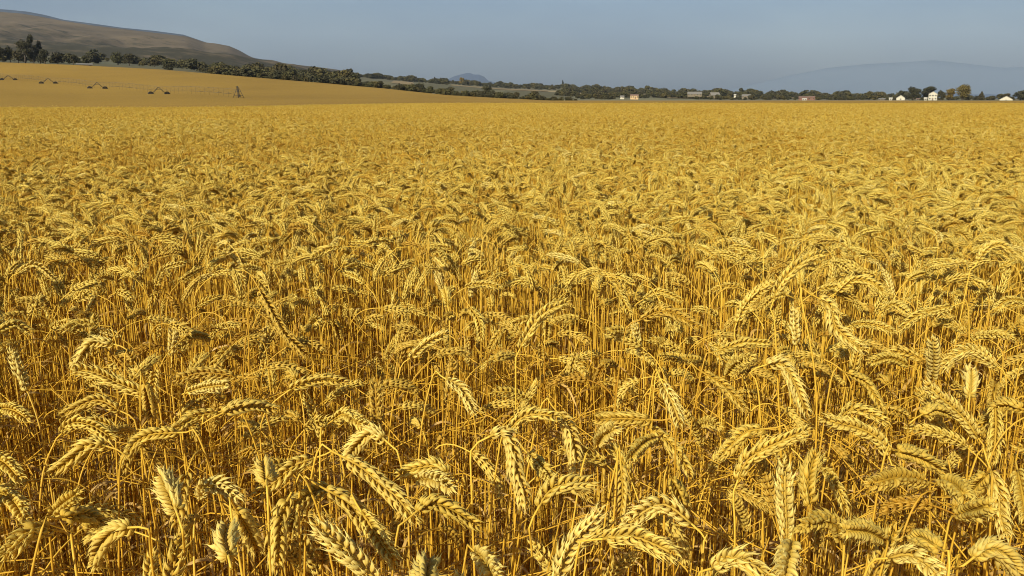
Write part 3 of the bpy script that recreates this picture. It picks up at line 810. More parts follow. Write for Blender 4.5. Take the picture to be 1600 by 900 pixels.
 ([(152,508),(124,505),(94,518)], .65, 1., 0, 'ear drooping left above the pale drooper at left', None),
 ([(226,600),(232,622),(238,655)], .6, 1., 0, 'ear hanging down right of the fluffy level ear', None),
 # centre middle
 ([(1005,468),(1030,456),(1066,470)], .55, 1., 0, 'seeded ear arching right over a dark bunch right of centre', (986,525)),
 ([(1000,500),(1040,486),(1095,512)], .15, 1.2, 0, 'dark bunched ear below the seeded arching ear', None),
 ([(812,546),(828,516),(850,490),(888,472)], .65, 1.1, 0, 'long ear leaning right above centre', (806,600)),
 ([(640,560),(668,535),(700,520)], .8, 1.1, 0, 'pale ear leaning right left of the long leaning ear', None),
 ([(735,480),(748,500),(752,530)], .6, 1.2, 0, 'short ear hanging down left of the long leaning ear', None),
]
HEROES_OBJ = []
hero_px = []
straw_group = 'wheat stalks standing in the foreground'
GH = np.random.default_rng(77)
FWD = np.array([0, CT, -ST]); RIGHT = np.array([1., 0, 0]); UP = np.array([0, ST, CT])
for hi, (path, tone, openn, lean, label, foot) in enumerate(HEROES):
    g = np.random.default_rng(900 + hi)
    pp = np.array(path, float); top = pp[np.argmin(pp[:, 1])]
    up_ear = abs(pp[0, 1] - pp[-1, 1]) > 1.6 * abs(pp[0, 0] - pp[-1, 0]) and pp[-1, 1] < pp[0, 1]
    ztop = .86 if up_ear else (.835 if pp[0, 1] > pp[-1, 1] else .82)
    if hi % 3 == 0: ztop += .012
    d = ray(*top); s_ = (ztop - CAM_H) / d[2]
    dep = s_                                           # depth along the view axis, since ray() has unit axial depth
    pix = np.r_[0, np.cumsum(np.linalg.norm(np.diff(pp, axis=0), axis=1))]
    Lw = pix[-1] / F * dep
    want = g.uniform(.082, .098)
    if Lw > .115: dep *= .115 / Lw; Lw = .115
    ext = math.sqrt(max(want ** 2 - Lw ** 2, 0)) if Lw < want else 0
    sg = -1 if (lean or hi % 2) else 1
    pts = []
    for (x, y), a in zip(pp, pix / pix[-1]):
        dd = dep + sg * ext * (a - .5) + .006 * math.sin(3 * a + hi)
        pts.append(np.array([0, 0, CAM_H]) + ray(x, y) * dd)
    E = smooth_path(pts, 40)
    t0 = E[0] - E[3]; t0 /= np.linalg.norm(t0)
    neck = .020 + .022 * (1 - max(-t0[2], 0))
    b0 = E[0]; 
    if foot is not None:
        fp = np.array([0, 0, CAM_H]) + ray(*foot) * dep
    else:
        fp = b0 + t0 * neck * 1.3 + np.array([0, 0, -.16]) + np.array([g.normal(0, .01), g.normal(0, .01), 0])
    dn = fp - (b0 + t0 * neck * .6); dn /= np.linalg.norm(dn)
    if dn[2] > -.5: dn = np.array([dn[0], dn[1], -1.]); dn /= np.linalg.norm(dn)
    # go on to the ground, straightening
    q2 = fp.copy()
    k = q2[2]
    lat = dn[:2] / -dn[2] * .35
    gp = np.array([q2[0] + lat[0] * k, q2[1] + lat[1] * k + g.normal(0, .02), 0.])
    S1 = [b0, b0 + t0 * neck * .35, b0 + t0 * neck * .8 + dn * neck * .25]
    mid = (q2 + gp) / 2 + np.array([g.normal(0, .006), g.normal(0, .006), 0])
    stem = smooth_path([gp, mid, q2] + S1[::-1], 60)
    root = empty('wheat_stalk', gp)
    tag(root, 'wheat stalk: ' + label, 'wheat stalk', straw_group)
    root['label'] = label
    ms = MB(); add_stem(ms, stem - gp, 0, np.clip(tone * .7 + .1 + g.normal(0, .1), 0, 1), r0=.0017, r1=.0012); ms.obj('stem', M_STEM, root)
    me = MB()
    vdir = (E.mean(0) - np.array([0, 0, CAM_H])); vdir /= np.linalg.norm(vdir)
    Tm = E[-1] - E[0]; Tm /= np.linalg.norm(Tm)
    side = np.cross(Tm, vdir); ra_ = g.uniform(-.5, .5); side = side * math.cos(ra_) + vdir * math.sin(ra_)
    add_ear(me, E - gp, 0, g, min(1., .12 + tone * .95), openn=min(openn, 1.35), fat=1.10 + .08 * (openn - 1) + g.uniform(-.03, .08), side=side, twist=g.uniform(-.5, .5))
    me.obj('ear', M_EAR, root)
    if g.random() < .3:
        ml = MB(); a = g.uniform(0, 2 * PI); i = int(g.uniform(18, 36))
        add_leaf(ml, stem[i] - gp, (math.cos(a), math.sin(a), 0), g.uniform(.08, .17), .005, g, tone, 10); ml.obj('leaf', M_LEAF, root)
    HEROES_OBJ.append(root)
    hero_px.append((pp, dep, label))
HP = np.concatenate([np.column_stack([smooth_path(np.column_stack([p, np.zeros(len(p))]), 16)[:, :2], np.full(16, d)]) for p, d, _ in hero_px])

# ------------------------------------------------------------------ random stalks of the near strip
g = np.random.default_rng(42)
YN0, YN1 = .5, 2.0
cand = []
for _ in range(int((YN1 - YN0) * 6.4 * DENS)):
    cand.append((g.uniform(-3.2, 3.2), g.uniform(YN0, YN1)))
cand = [c for c in cand if abs(c[0]) < .66 * c[1] + 1.9]
singles = []          # x, y, proto, rotation, scale, px, py, visible
for x, y in cand:
    i = int(g.integers(NSING)); rz = g.uniform(0, 2 * PI); sc = g.uniform(.96, 1.03)
    if y < .62 and g.random() < .5: continue
    ep = single_parts[i][4]; c, s_ = math.cos(rz), math.sin(rz)
    E = np.stack([ep[:, 0] * c - ep[:, 1] * s_ + x, ep[:, 0] * s_ + ep[:, 1] * c + y, ep[:, 2]], 1) * [1, 1, sc]
    if (E[:, 1] < .42).any() or np.hypot(E[:, 0], E[:, 1]).min() < .42: continue
    ex, ey, ed = proj(E[::6])
    vis = ((ex > -15) & (ex < 1615) & (ey < 910) & (ey > 0)).any()
    if vis:
        d2 = np.hypot(ex[:, None] - HP[None, :, 0], ey[:, None] - HP[None, :, 1])
        near = d2 < 17 / ed[:, None] ** .5 + 7
        front = ed[:, None] < HP[None, :, 2] + .03
        if (near & front).sum() > 0: continue
        low = single_parts[i][7]
        # the front rows are thin at the top: most ears there are the ones listed above
        lim = ey.max()
        if not low and lim > 600 and g.random() < .82: continue
        if not low and 600 >= lim > 470 and g.random() < .38: continue
    singles.append((x, y, i, rz, sc, float(ex.mean()), float(ey.mean()), vis, float(ed.mean()), E))
vis_s = sorted([s for s in singles if s[7]], key=lambda s: s[8])
NIND = 300 - len(HEROES)
ind = vis_s[:NIND]; ind_ids = {id(s) for s in ind}

# labels of the remaining individuals: where they stand next to a stalk that can be found by its look
def where(px, py):
    best = min(range(len(hero_px)), key=lambda k: (hero_px[k][0].mean(0)[0] - px) ** 2 + ((hero_px[k][0].mean(0)[1] - py) * 1.2) ** 2)
    c = hero_px[best][0].mean(0); dx, dy = px - c[0], py - c[1]
    rel = ('right of' if dx > 0 else 'left of') if abs(dx) > abs(dy) else ('below' if dy > 0 else 'above')
    return rel, best
TONE = lambda t: 'ochre' if t < .35 else ('golden' if t < .7 else 'pale')
seen = {}
rows = []
for s in ind:
    x, y, i, rz, sc, px, py, vis, dpt, E = s
    kind = single_parts[i][5]; dxx = proj(E[-1:])[0][0] - proj(E[:1])[0][0]
    pose = {'up': 'upright ear', 'nod': 'nodding ear', 'arch': 'arching ear', 'hang': 'hanging ear'}[kind]
    if kind != 'up': pose += (' turned right' if dxx > 8 else ' turned left' if dxx < -8 else ' turned endways')
    low = ' low' if single_parts[i][7] else ''
    rel, b = where(px, py)
    short = ' '.join(hero_px[b][2].split()[:7])
    while short.split()[-1] in ('a', 'the', 'on', 'in', 'at', 'of', 'and', 'to', 'from', 'its', 'right', 'left', 'with', 'under', 'over', 'down', 'up', 'above', 'below', 'beside', 'lower', 'near', 'behind', 'straight', 'curved', 'thin', 'bare', 'tall', 'hanging'):
        if len(short.split()) <= 3: break
        short = ' '.join(short.split()[:-1])
    rows.append([(TONE(single_parts[i][8]) + low + ' ' + pose).strip(), rel, short, s])
cnt = {}
for r in rows: cnt.setdefault((r[0], r[1], r[2]), []).append(r)
ORD = ['nearest', 'second', 'third', 'fourth', 'fifth', 'sixth', 'seventh', 'eighth']
for key, lst in cnt.items():
    lst.sort(key=lambda r: r[3][8])
    for n_, r in enumerate(lst):
        pre = '' if len(lst) == 1 else ORD[min(n_, 7)] + ' '
        r.append(pre + r[0] + ', ' + r[1] + ' the ' + r[2])
def link_copy(me, name, parent):
    o = bpy.data.objects.new(name, me); col.objects.link(o); o.parent = parent; return o
for text, rel, short, s, label in rows:
    x, y, i, rz, sc = s[:5]
    root = empty('wheat_stalk', (x, y, 0), rz); root.scale = (1, 1, sc)
    tag(root, label, 'wheat stalk', straw_group)
    link_copy(single_parts[i][0], 'stem', root); link_copy(single_parts[i][1], 'ear', root)
    if single_parts[i][2]: link_copy(single_parts[i][2], 'leaf', root)

# everything else of the crop: one countless mass
pts, pick, rot, scl = [], [], [], []
for s in singles:
    if id(s) in ind_ids: continue
    pts.append((s[0], s[1], 0)); pick.append(s[2]); rot.append((0, 0, s[3])); scl.append((1, 1, s[4]))
for _ in range(int((YN1 - YN0) * 6.4 * 680)):        # bare tillers and straws under the ears
    x, y = g.uniform(-3.2, 3.2), g.uniform(.62, YN1)
    if abs(x) > .66 * y + 1.9: continue
    pts.append((x, y, 0)); pick.append(NSING + int(g.integers(NHL))); rot.append((0, 0, g.uniform(0, 2 * PI))); scl.append((1, 1, g.uniform(.8, 1.05)))
def hvar(x, y): return .022 * math.sin(x * .9 + 1.3 * math.sin(y * .35)) + .018 * math.sin(y * 1.1 + x * .4) + .015 * math.sin(x * .23 - y * .17)
def lay(size, y0, y1, p0, np_, margin):
    y = y0 + size / 2
    while y < y1:
        w = .66 * (y + size) + margin; nx = int(w / size) + 1
        for k in range(-nx, nx + 1):
            x = k * size + g.uniform(-.1, .1) * size
            yy = y + g.uniform(-.08, .08) * size
            pts.append((x, yy, float(H(x, yy)) + hvar(x, yy) * (1 if y > 4 else y / 4) - .0)); pick.append(p0 + int(g.integers(np_)))
            rot.append((0, 0, (int(g.integers(4)) * PI / 2) + g.uniform(-.06, .06)))
            scl.append((g.choice([-1, 1]) * 1.02, 1.02, 1.))
        y += size
lay(.5, YN1, 6., P1, 5, 2.2)
lay(1., 6., 18., P2, 4, 2.5)
lay(2., 18., 104., P3, 3, 3.)
crop = scatter('wheat_crop', pts, pick, rot, scl, near_c, MATS)
tag(crop, 'dense mass of ripe golden wheat filling the field behind the front stalks', 'wheat', kind='stuff')

# ------------------------------------------------------------------ trees
def crown_mb(seed, h, w, n, kind='round', leaf=.8):
    """leaf clumps spread over lobes; trunk top at z≈0.2h"""
    g = np.random.default_rng(seed); lobes = []
    if kind == 'cone':
        for k in range(10):
            t = k / 9; lobes.append((g.normal(0, .03) * w, g.normal(0, .03) * w, h * (.12 + .85 * t), w * .5 * (1.02 - t) ** .8, h * .08))
    elif kind == 'tall':
        for k in range(13):
            t = g.uniform(0, 1); a = g.uniform(0, 2 * PI); rr = w * .28 * (1 - .5 * t)
            lobes.append((rr * math.cos(a), rr * math.sin(a), h * (.25 + .66 * t), w * g.uniform(.17, .28), h * g.uniform(.07, .13)))
    else:
        for k in range(14):
            a = g.uniform(0, 2 * PI); t = g.uniform(0, 1); rr = w * .30 * math.sqrt(g.random()) * (1.2 - .6 * t)
            lobes.append((rr * math.cos(a), rr * math.sin(a), h * (.28 + .52 * t), w * g.uniform(.17, .29), h * g.uniform(.12, .2)))
    V = []; C = []
    for i in range(n):
        lx, ly, lz, lr, lh = lobes[g.integers(len(lobes))]
        d = g.normal(size=3); d /= np.linalg.norm(d); rr = g.uniform(.55, 1.08)
        c = np.array([lx, ly, lz]) + d * rr * np.array([lr, lr, lh])
        c[2] = max(c[2], .03 * h)
        n_ = d + g.normal(0, .55, 3); n_ /= np.linalg.norm(n_)
        a = np.cross(n_, g.normal(size=3)); a /= np.linalg.norm(a); b_ = np.cross(n_, a)
        s_ = leaf * g.uniform(.5, 1.2)
        V += [c - a * s_ - b_ * s_ * .6, c + a * s_ * .9 - b_ * s_ * .8, c + a * s_ * .7 + b_ * s_, c - a * s_ * .8 + b_ * s_ * .7 + n_ * s_ * .3]
        C += [(.5, g.random(), .5)] * 4
    m = MB(); m.add(V, np.arange(4 * n).reshape(-1, 4), C); return m, lobes
def trunk_mb(h, w, lobes, seed):
    g = np.random.default_rng(seed); m = MB()
    m.tube([(0, 0, -.5), (0.03 * w, 0, h * .2), (0, .02 * w, h * .45), (.02 * w, 0, h * .72)], [w * .05, w * .035, w * .022, w * .01], 7)
    for l in lobes[:6]:
        m.tube([(0, 0, h * .25), (l[0] * .5, l[1] * .5, (h * .25 + l[2]) / 2), (l[0], l[1], l[2])], [w * .02, w * .013, w * .005], 5)
    return m
TREE_KIND = {'round': 'round', 'bush': 'round', 'tall': 'tall', 'cone': 'cone'}
LM = {'dark': M_LDARK, 'olive': M_LOLIVE, 'gold': M_LGOLD}
def tree(px, top_py, w_px, Y, kind, tone, label, seed, name='tree'):
    X = (px - 800) / (F / CT) * Y; z0 = float(H(X, Y))
    w = w_px / F * Y; h = max(z_at(top_py, Y) - z0, w * .5)
    root = empty(name, (X, Y, z0)); tag(root, label, name.replace('_', ' '), 'trees beyond the wheat field')
    n = int(np.clip(1500 * (h * w) / 90, 900, 4200))
    cm, lobes = crown_mb(seed, h, w, n, kind, leaf=max(.28, .62 * Y / F))
    cm.obj('crown', LM[tone], root, smooth=False); trunk_mb(h, w, lobes, seed).obj('trunk', M_BARK, root)
TREES = [
 (6, 65, 20, 500, 'round', 'dark', 'dark tree cut by the left edge of the photo'),
 (24, 69, 14, 505, 'round', 'dark', 'small dark tree left of the tallest tree'),
 (47, 52, 26, 515, 'tall', 'dark', 'tallest dark tree of the left farm clump'),
 (60, 54, 17, 520, 'tall', 'dark', 'tall dark tree touching the tallest one on its right'),
 (70, 62, 14, 525, 'tall', 'dark', 'narrow dark tree on the right side of the tall clump'),
 (77, 74, 20, 495, 'round', 'dark', 'low round dark tree in front of the tall clump'),
 (36, 76, 20, 495, 'round', 'dark', 'low dark tree at the foot of the tallest tree'),
 (97, 79, 17, 500, 'round', 'dark', 'single round dark tree right of the tall clump'),
 (121, 83, 19, 505, 'round', 'dark', 'round dark tree just left of the pale shed roof'),
 (139, 86, 12, 530, 'round', 'olive', 'small tree behind the pale shed roof'),
 (190, 80, 20, 640, 'round', 'olive', 'hazy tall tree behind the round hillfoot tree'),
 (207, 83, 23, 585, 'round', 'dark', 'large round dark tree at the foot of the hill'),
 (228, 95, 13, 600, 'round', 'olive', 'small tree right of the large round hillfoot tree'),
 (246, 91, 19, 590, 'round', 'dark', 'medium round tree beyond the green strip'),
 (268, 100, 18, 480, 'round', 'dark', 'low dark bush standing on the field edge'),
 (306, 97, 12, 640, 'round', 'dark', 'small dark tree between the field edge bush and the wood'),
 (332, 103, 20, 500, 'round', 'dark', 'round dark tree at the left end of the wood'),
 (368, 105, 26, 510, 'round', 'olive', 'broad olive tree left in the wood on the field edge'),
 (506, 116, 20, 500, 'round', 'dark', 'dark tree with pale hedge beside it on the field edge'),
 (551, 107, 10, 900, 'tall', 'dark', 'tree poking up where the skyline wood ends'),
 (582, 114, 8, 1500, 'tall', 'dark', 'small skyline tree right of the wooded shoulder'),
 (635, 131, 17, 520, 'round', 'olive', 'left tree of the hedgerow group below the tan field'),
 (655, 128, 22, 530, 'round', 'dark', 'big dark tree of the hedgerow below the skyline'),
 (672, 134, 16, 520, 'round', 'olive', 'olive tree right of the big dark hedgerow tree'),
 (680, 121, 6, 1700, 'cone', 'dark', 'pointed conifer on the skyline left of the blue mountain'),
 (698, 122, 7, 1700, 'round', 'dark', 'small round skyline tree at the left foot of the mountain'),
 (722, 121, 9, 1700, 'tall', 'gold', 'yellowish skyline tree in front of the blue mountain'),
 (704, 133, 17, 540, 'round', 'dark', 'dark hedgerow tree left of the green field'),
 (763, 133, 26, 520, 'round', 'dark', 'large dark bush tree between the two green fields'),
 (792, 144, 13, 500, 'round', 'dark', 'left small bush of three on the field edge'),
 (807, 143, 14, 505, 'round', 'dark', 'middle small bush of three on the field edge'),
 (834, 141, 22, 500, 'round', 'dark', 'right and largest bush of three on the field edge'),
 (879, 126, 4, 1900, 'cone', 'dark', 'single conifer spike on the central skyline'),
 (1011, 133, 10, 1700, 'round', 'olive', 'round tree rising over the long low skyline'),
 (1157, 137, 9, 1500, 'round', 'dark', 'skyline tree above the pale cottage'),
 (1269, 141, 9, 1100, 'round', 'dark', 'round tree above the red brick houses'),
 (1306, 142, 6, 1100, 'tall', 'olive', 'slim tree right of the red brick houses'),
 (1357, 141, 12, 900, 'round', 'olive', 'scruffy tree left of the white sheds'),
 (1408, 140, 11, 800, 'round', 'dark', 'small dark tree above the gabled white shed'),
 (1427, 134.5, 25, 790, 'round', 'dark', 'big dark tree left behind the tall white house'),
 (1451, 132.5, 26, 800, 'round', 'dark', 'big dark tree right behind the tall white house'),
 (1470, 140, 14, 790, 'round', 'dark', 'low dark tree right beside the tall white house'),
 (1484, 137, 17, 770, 'round', 'gold', 'yellow green tree joined to the largest tree at right'),
 (1503, 131, 30, 760, 'round', 'gold', 'largest yellow green tree right of the white house'),
 (1533, 143, 12, 760, 'cone', 'dark', 'dark conical tree alone in the gap at right'),
 (1548, 151, 12, 770, 'round', 'dark', 'low bush right of the conical tree'),
 (1572, 145, 16, 780, 'round', 'dark', 'tree behind the white roof at the far right'),
 (1594, 140, 26, 775, 'round', 'dark', 'broad dark tree at the right edge of the photo'),
]
for k, (px, tp, w, Y, kd, tn, lb) in enumerate(TREES): tree(px, tp, w, Y, kd, tn, lb, 50 + k)

# far woods and hedges that read as one mass
wood_c = proto_coll('wood_tree')
for i in range(9):
    tone = ['dark', 'olive', 'dark', 'olive', 'olive', 'dark', 'olive', 'dark', 'olive'][i]
    cm, lobes = crown_mb(700 + i, 10, 9, 480, 'round' if i % 4 else 'tall', leaf=.62)
    proto(wood_c, cm, i, False, [LM[tone]])
g = np.random.default_rng(5); pts, pick, rot, scl = [], [], [], []
def wood(px0, px1, Y0, Y1, n, h0, h1, wide=1.):
    for _ in range(n):
        px = g.uniform(px0, px1); Y = g.uniform(Y0, Y1); X = (px - 800) / (F / CT) * Y
        h = g.uniform(h0, h1) * (1 + .25 * math.sin(px * .13) + .15 * math.sin(px * .37 + 2)); s_ = h / 10
        pts.append((X, Y, float(H(X, Y)) - .12 * h)); pick.append(int(g.integers(9))); rot.append((0, 0, g.uniform(0, 6.28)))
        scl.append((s_ * wide * g.uniform(.8, 1.3), s_ * wide * g.uniform(.8, 1.3), s_))
wood(-150, 130, 530, 620, 60, 4, 8, 1.2)          # shrubs of the left farm
wood(150, 330, 640, 900, 80, 5, 9, 1.2)           # hill foot
wood(300, 420, 540, 900, 110, 5, 8, 1.2)
wood(330, 560, 466, 560, 230, 3, 6, 1.3)          # hedge wood along the field edge
wood(400, 560, 600, 1100, 190, 7, 11, 1.2)
wood(430, 560, 900, 1500, 120, 8, 12, 1.3)
wood(540, 860, 468, 490, 190, 2.2, 4.2, 1.3)       # dark hedge along the edge
wood(560, 720, 520, 620, 70, 2.5, 5, 1.4)
wood(560, 700, 1500, 1900, 260, 6, 10, 1.4)
wood(690, 900, 1600, 2100, 300, 6, 10, 1.4)
wood(780, 900, 466, 500, 30, 2, 4, 1.3)
wood(870, 1100, 1000, 1120, 190, 5, 8, 1.3)
wood(880, 1150, 1300, 2200, 420, 7, 11, 1.4)
wood(900, 960, 760, 900, 26, 4, 7, 1.3)
wood(1100, 1420, 1200, 2000, 380, 7, 12, 1.4)
wood(1080, 1400, 850, 980, 110, 3.2, 5.5, 1.3)
wood(1380, 1640, 820, 900, 60, 3.5, 6, 1.3)
wood(1600, 1900, 780, 1200, 110, 6, 10, 1.3)
wood(1180, 1400, 1000, 1100, 50, 5, 8, 1.2)
w = scatter('distant_wood', pts, pick, rot, scl, wood_c, [M_LDARK])
tag(w, 'olive and dark woods and hedges lining the far side of the field', 'wood', kind='stuff')

# ------------------------------------------------------------------ buildings
M_WHITE = simple('whitewash', (.50, .455, .33), .8, 1.5, .12)
M_CREAMW = simple('cream_render', (.17, .135, .08), .85, 1.5, .15)
M_TANW = simple('ochre_render', (.50, .34, .16), .85, 1.5, .15)
M_BRICK = simple('red_brick', (.24, .11, .065), .9, 2.5, .3)
M_ROOFP = simple('pale_sheet_roof', (.20, .18, .14), .6, 1.5, .2)
M_ROOFB = simple('brown_tile_roof', (.20, .12, .08), .85, 1.5, .3)
M_ROOFW = simple('white_sheet_roof', (.46, .43, .34), .55, 1.5, .1)
M_PANE = simple('dark_window', (.03, .035, .04), .25)
M_DOOR = simple('timber_door', (.12, .08, .05), .7)
def house(px, Y, w_px, wall_px, roof_px, depth, wm, rm, label, rot=0., gable_front=False, nwin=3, storeys=1, name='house', over=.3, lift=0., doors=1):
    X = (px - 800) / (F / CT) * Y; z0 = float(H(X, Y)) + lift
    w = w_px / F * Y; hw = wall_px / F * Y; hr = roof_px / F * Y
    root = empty(name, (X, Y, z0), rot - math.atan2(X, Y)); tag(root, label, name.replace('_', ' '), 'farm buildings beyond the field')
    m = MB()
    D = depth; hx, hy = w / 2, D / 2
    if gable_front:                # ridge runs away from the camera
        sec = [(-hx, -1), (hx, -1), (hx, hw), (0, hw + hr), (-hx, hw)]
        V = [(x, -hy, z) for x, z in sec] + [(x, hy, z) for x, z in sec]
    else:
        sec = [(-hy, -1), (hy, -1), (hy, hw), (0, hw + hr), (-hy, hw)]
        V = [(-hx, y, z) for y, z in sec] + [(hx, y, z) for y, z in sec]
    m.add(V, [[list(range(4, -1, -1)), list(range(5, 10))], [[i, (i + 1) % 5, 5 + (i + 1) % 5, 5 + i] for i in range(5)]])
    m.obj('wall', wm, root, smooth=False)
    m = MB(); t = .18
    e = over
    for sgn in (-1, 1):
        half = hx if gable_front else hy; ln = (hy if gable_front else hx) + e
        sl = hr / half
        a = (0, hw + hr + .02); b_ = (sgn * (half + e), hw - sl * e + .02)
        pr = [a, b_, (b_[0], b_[1] + t), (0, a[1] + t)]
        if gable_front: V = [(x, -ln, z) for x, z in pr] + [(x, ln, z) for x, z in pr]
        else:           V = [(-ln, x, z) for x, z in pr] + [(ln, x, z) for x, z in pr]
        m.add(V, [[[0, 1, 2, 3], [7, 6, 5, 4], [0, 4, 5, 1], [1, 5, 6, 2], [2, 6, 7, 3], [3, 7, 4, 0]]])
    m.obj('roof', rm, root, smooth=False)
    for st in range(storeys):
        zc = hw * (st + .55) / storeys
        for k in range(nwin):
            xx = -hx + w * (k + .5) / nwin
            if st == 0 and doors and k == nwin // 2:
                d = MB(); d.box((xx, -hy - .03, min(1.05, hw * .42)), (min(1.1, w * .2), .08, min(2.1, hw * .84))); d.obj('door', M_DOOR, root, smooth=False); continue
            d = MB(); d.box((xx, -hy - .03, zc), (min(1.1, w / nwin * .5), .08, min(1.2, hw / storeys * .45))); d.obj('window', M_PANE, root, smooth=False)
house(138, 485, 21, 2.2, 1.6, 7, M_DOOR, M_ROOFP, 'long low open shed with pale roof among dark trees at left', name='shed', nwin=3, doors=0)
house(955, 900, 6, 2.2, 1.6, 6, M_WHITE, M_ROOFB, 'small white cottage, left of two at the foot of the central wood', lift=1)
house(972, 905, 6, 2.2, 1.6, 6, M_WHITE, M_ROOFP, 'small white cottage, right of two at the foot of the central wood', lift=1)
house(991, 890, 12, 4.6, 1.6, 9, M_TANW, M_ROOFB, 'ochre block house in front of the central wood', nwin=4, lift=.8)
house(1085, 980, 21, 2.6, 3.2, 14, M_CREAMW, M_ROOFP, 'long barn with pale grey roof on the wooded slope', name='barn', nwin=5, lift=3.5)
house(1116, 970, 13, 2.4, 4.2, 14, M_CREAMW, M_ROOFP, 'shorter pale roofed barn right of the long barn', name='barn', nwin=3, lift=2.5, rot=.2)
house(1148, 960, 3, 2.6, 1, 5, M_WHITE, M_ROOFW, 'tiny white hut between the barns and the pale cottage', name='hut', nwin=1, lift=3, doors=0)
house(1166, 950, 12, 3.6, 2, 10, M_CREAMW, M_ROOFP, 'pale cottage with light roof before the wood', nwin=3, lift=1.5, rot=-.15)
house(1255, 820, 13, 4.0, 1.6, 9, M_BRICK, M_ROOFB, 'left red brick farmhouse with white van sized annex before it', nwin=4)
house(1268, 830, 9, 4.2, 1.6, 9, M_BRICK, M_ROOFB, 'right red brick farmhouse, narrower of the pair', nwin=3)
house(1257, 800, 6, 1.8, .9, 4, M_WHITE, M_ROOFW, 'low white annex in front of the red brick farmhouses', name='shed', nwin=2, doors=0)
house(1378, 800, 9, 1.9, .9, 8, M_CREAMW, M_ROOFP, 'low cream outbuilding left of the white sheds', name='shed', nwin=3, doors=0)
house(1391.5, 780, 4.4, 2.6, 1.2, 5, M_WHITE, M_ROOFW, 'small white hut left of the gabled white shed', name='hut', nwin=1, doors=0)
house(1407, 720, 11.5, 3.4, 4.0, 12, M_WHITE, M_ROOFW, 'white shed with gable front below the dark trees', name='shed', nwin=1, gable_front=True, doors=0)
house(1446, 735, 4, 2.6, 1.6, 5, M_WHITE, M_ROOFW, 'small white lean-to left beside the tall white house', name='hut', nwin=1, doors=0)
house(1457, 730, 11.6, 9.2, 3.6, 10, M_WHITE, M_ROOFW, 'tall two storey white house with a gable front at right', nwin=3, storeys=2, gable_front=True)
house(1434, 745, 4, 1.8, .9, 5, M_CREAMW, M_ROOFB, 'low brown roofed hut left of the lean-to', name='hut', nwin=1, doors=0)
house(1572, 700, 17, 1.2, 5.0, 16, M_WHITE, M_ROOFW, 'low barn with broad white gable front at the right edge', name='barn', nwin=1, gable_front=True, doors=0)

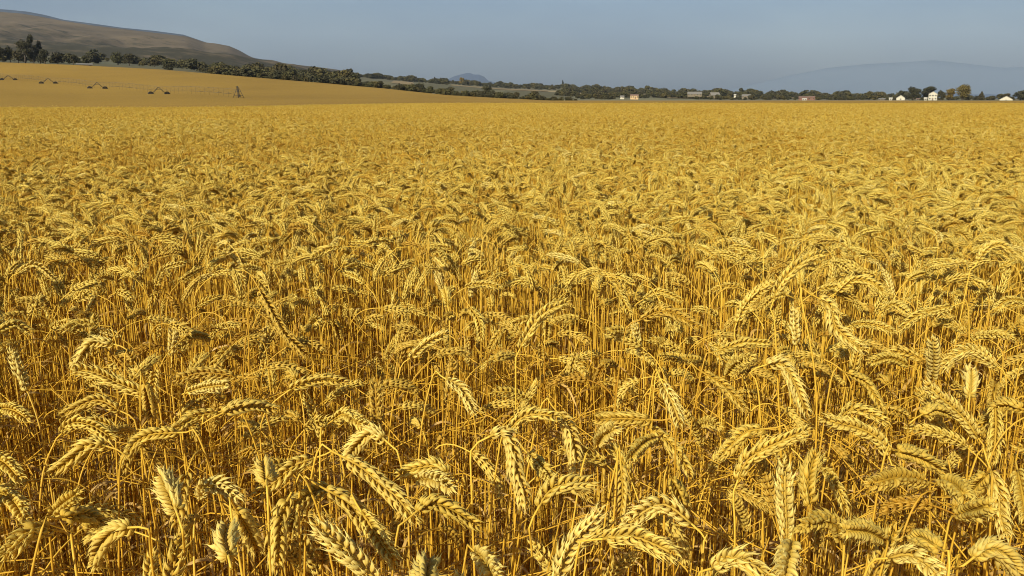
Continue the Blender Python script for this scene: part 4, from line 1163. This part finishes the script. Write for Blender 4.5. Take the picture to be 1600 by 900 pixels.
# ------------------------------------------------------------------ centre pivot irrigation machine
def pivot_machine():
    y0, dx, dy = 200., -31.4, 30.
    x0 = (373 - 800) / (F / CT) * y0
    P = [np.array([x0 + dx * k, y0 + dy * k]) for k in range(6)]
    Z = [float(H(*p)) for p in P]
    o3 = np.array([*P[0], Z[0]])
    root = empty('irrigation_machine', tuple(o3))
    tag(root, 'long wheeled sprinkler line with dark pivot tower crossing the far wheat', 'irrigation machine')
    up = 3.0; d = np.array([dx, dy]); d /= np.linalg.norm(d); n = np.array([-d[1], d[0]])
    def w(k, a, b_, z):                          # along the line, across it, up
        p = P[k] + d * a + n * b_; return np.array([p[0], p[1], Z[k] + z]) - o3
    m = MB()
    for sx in (-1, 1):
        for sy in (-1, 1):
            m.tube([w(0, sx * 1.15, sy * 1.15, 0), w(0, 0.12 * sx, .12 * sy, up + .2)], .055, 6)
    for z, hw in ((1.3, .72), (2.2, .45)):
        c = [w(0, hw * a, hw * b_, z) for a, b_ in ((-1, -1), (1, -1), (1, 1), (-1, 1), (-1, -1))]
        for a, b_ in zip(c[:-1], c[1:]): m.tube([a, b_], .045, 5)
    m.obj('pivot_tower', M_GALV, root)
    m = MB(); m.tube([w(0, 0, 0, 0), w(0, 0, 0, up + .3)], .09, 8); m.tube([w(0, 0, 0, up + .3), w(0, .25, 0, up + .42), w(0, .7, 0, up + .3)], .12, 8); m.obj('riser_pipe', M_GALV, root)
    m = MB(); c = w(0, .3, -.5, 1.3); m.box(c, (.3, .25, .5)); m.obj('control_box', M_GALV, root, smooth=False)
    for k in range(1, 6):
        m = MB()
        for s_ in (-1, 1):
            for a in (-.35, .35):
                m.tube([w(k, a * .3, 0, up - .3), w(k, a, s_ * 2.05, .75)], .045, 5)
        m.tube([w(k, 0, -2.2, .72), w(k, 0, 2.2, .72)], .09, 6); m.tube([w(k, 0, -.85, 2.0), w(k, 0, .85, 2.0)], .04, 5)
        tw = m.obj('drive_tower', M_GALV, root)
        for s_ in (-1, 1):
            m = MB(); c = w(k, 0, s_ * 2.25, .68)
            for rr, wd in ((.68, .17), (.4, .10)):
                aa = np.linspace(0, 2 * PI, 21)
                ring = [c + np.array([d[0] * rr * math.cos(a) * 0 + n[0] * rr * math.cos(a), n[1] * rr * math.cos(a), rr * math.sin(a)]) for a in aa]
                m.tube(ring, wd, 6)
            m.tube([c - np.array([*d, 0]) * .12, c + np.array([*d, 0]) * .12], .36, 10)
            m.obj('wheel', M_TYRE, tw)
    for k in range(5):
        A = w(k, 0, 0, up - .3); B = w(k + 1, 0, 0, up - .3)
        n_ = 9; pipe = []; lowl = {-1: [], 1: []}
        for i in range(n_ + 1):
            t = i / n_; p = A + (B - A) * t; arch = 4 * t * (1 - t) * .4
            pipe.append(p + np.array([0, 0, arch]))
            for s_ in (-1, 1): lowl[s_].append(p + np.array([n[0] * s_ * .75, n[1] * s_ * .75, arch - 1.15 * (1 if 0 < i < n_ else .1)]))
        m = MB(); m.tube(pipe, .035, 6); sp = m.obj('span_pipe', M_PIPE, root)
        m = MB()
        for s_ in (-1, 1):
            m.tube(lowl[s_], .018, 4)
            for i in range(1, n_):
                m.tube([pipe[i - 1], lowl[s_][i]], .016, 4); m.tube([lowl[s_][i], pipe[i + 1]], .016, 4)
        for i in range(1, n_): m.tube([lowl[-1][i], lowl[1][i]], .035, 4)
        m.obj('truss', M_PIPE, sp)
        m = MB()
        for i in range(1, 2 * n_):
            t = i / (2 * n_); p = A + (B - A) * t + np.array([0, 0, 4 * t * (1 - t) * .4])
            m.tube([p, p - np.array([0, 0, 1.9])], .02, 4)
        m.obj('sprinkler_drops', M_GALV, sp)['kind'] = 'stuff'
pivot_machine()

# ------------------------------------------------------------------ haze
def haze():
    m = MB(); x, y0, y1, z0, z1 = 16000, -1500, 19000, -160, 1450
    m.box((0, (y0 + y1) / 2, (z0 + z1) / 2), (2 * x, y1 - y0, z1 - z0))
    hm = bpy.data.materials.new('haze'); hm.use_nodes = True; t = hm.node_tree; t.nodes.clear()
    out = t.nodes.new('ShaderNodeOutputMaterial'); v = t.nodes.new('ShaderNodeVolumePrincipled')
    v.inputs['Color'].default_value = (.62, .76, .95, 1); v.inputs['Density'].default_value = 3.2e-5
    v.inputs['Anisotropy'].default_value = .1
    t.links.new(v.outputs[0], out.inputs['Volume'])
    o = m.obj('haze', hm, smooth=False); o['kind'] = 'stuff'; o['label'] = 'thin blue summer haze over the far hills'; return o
haze()
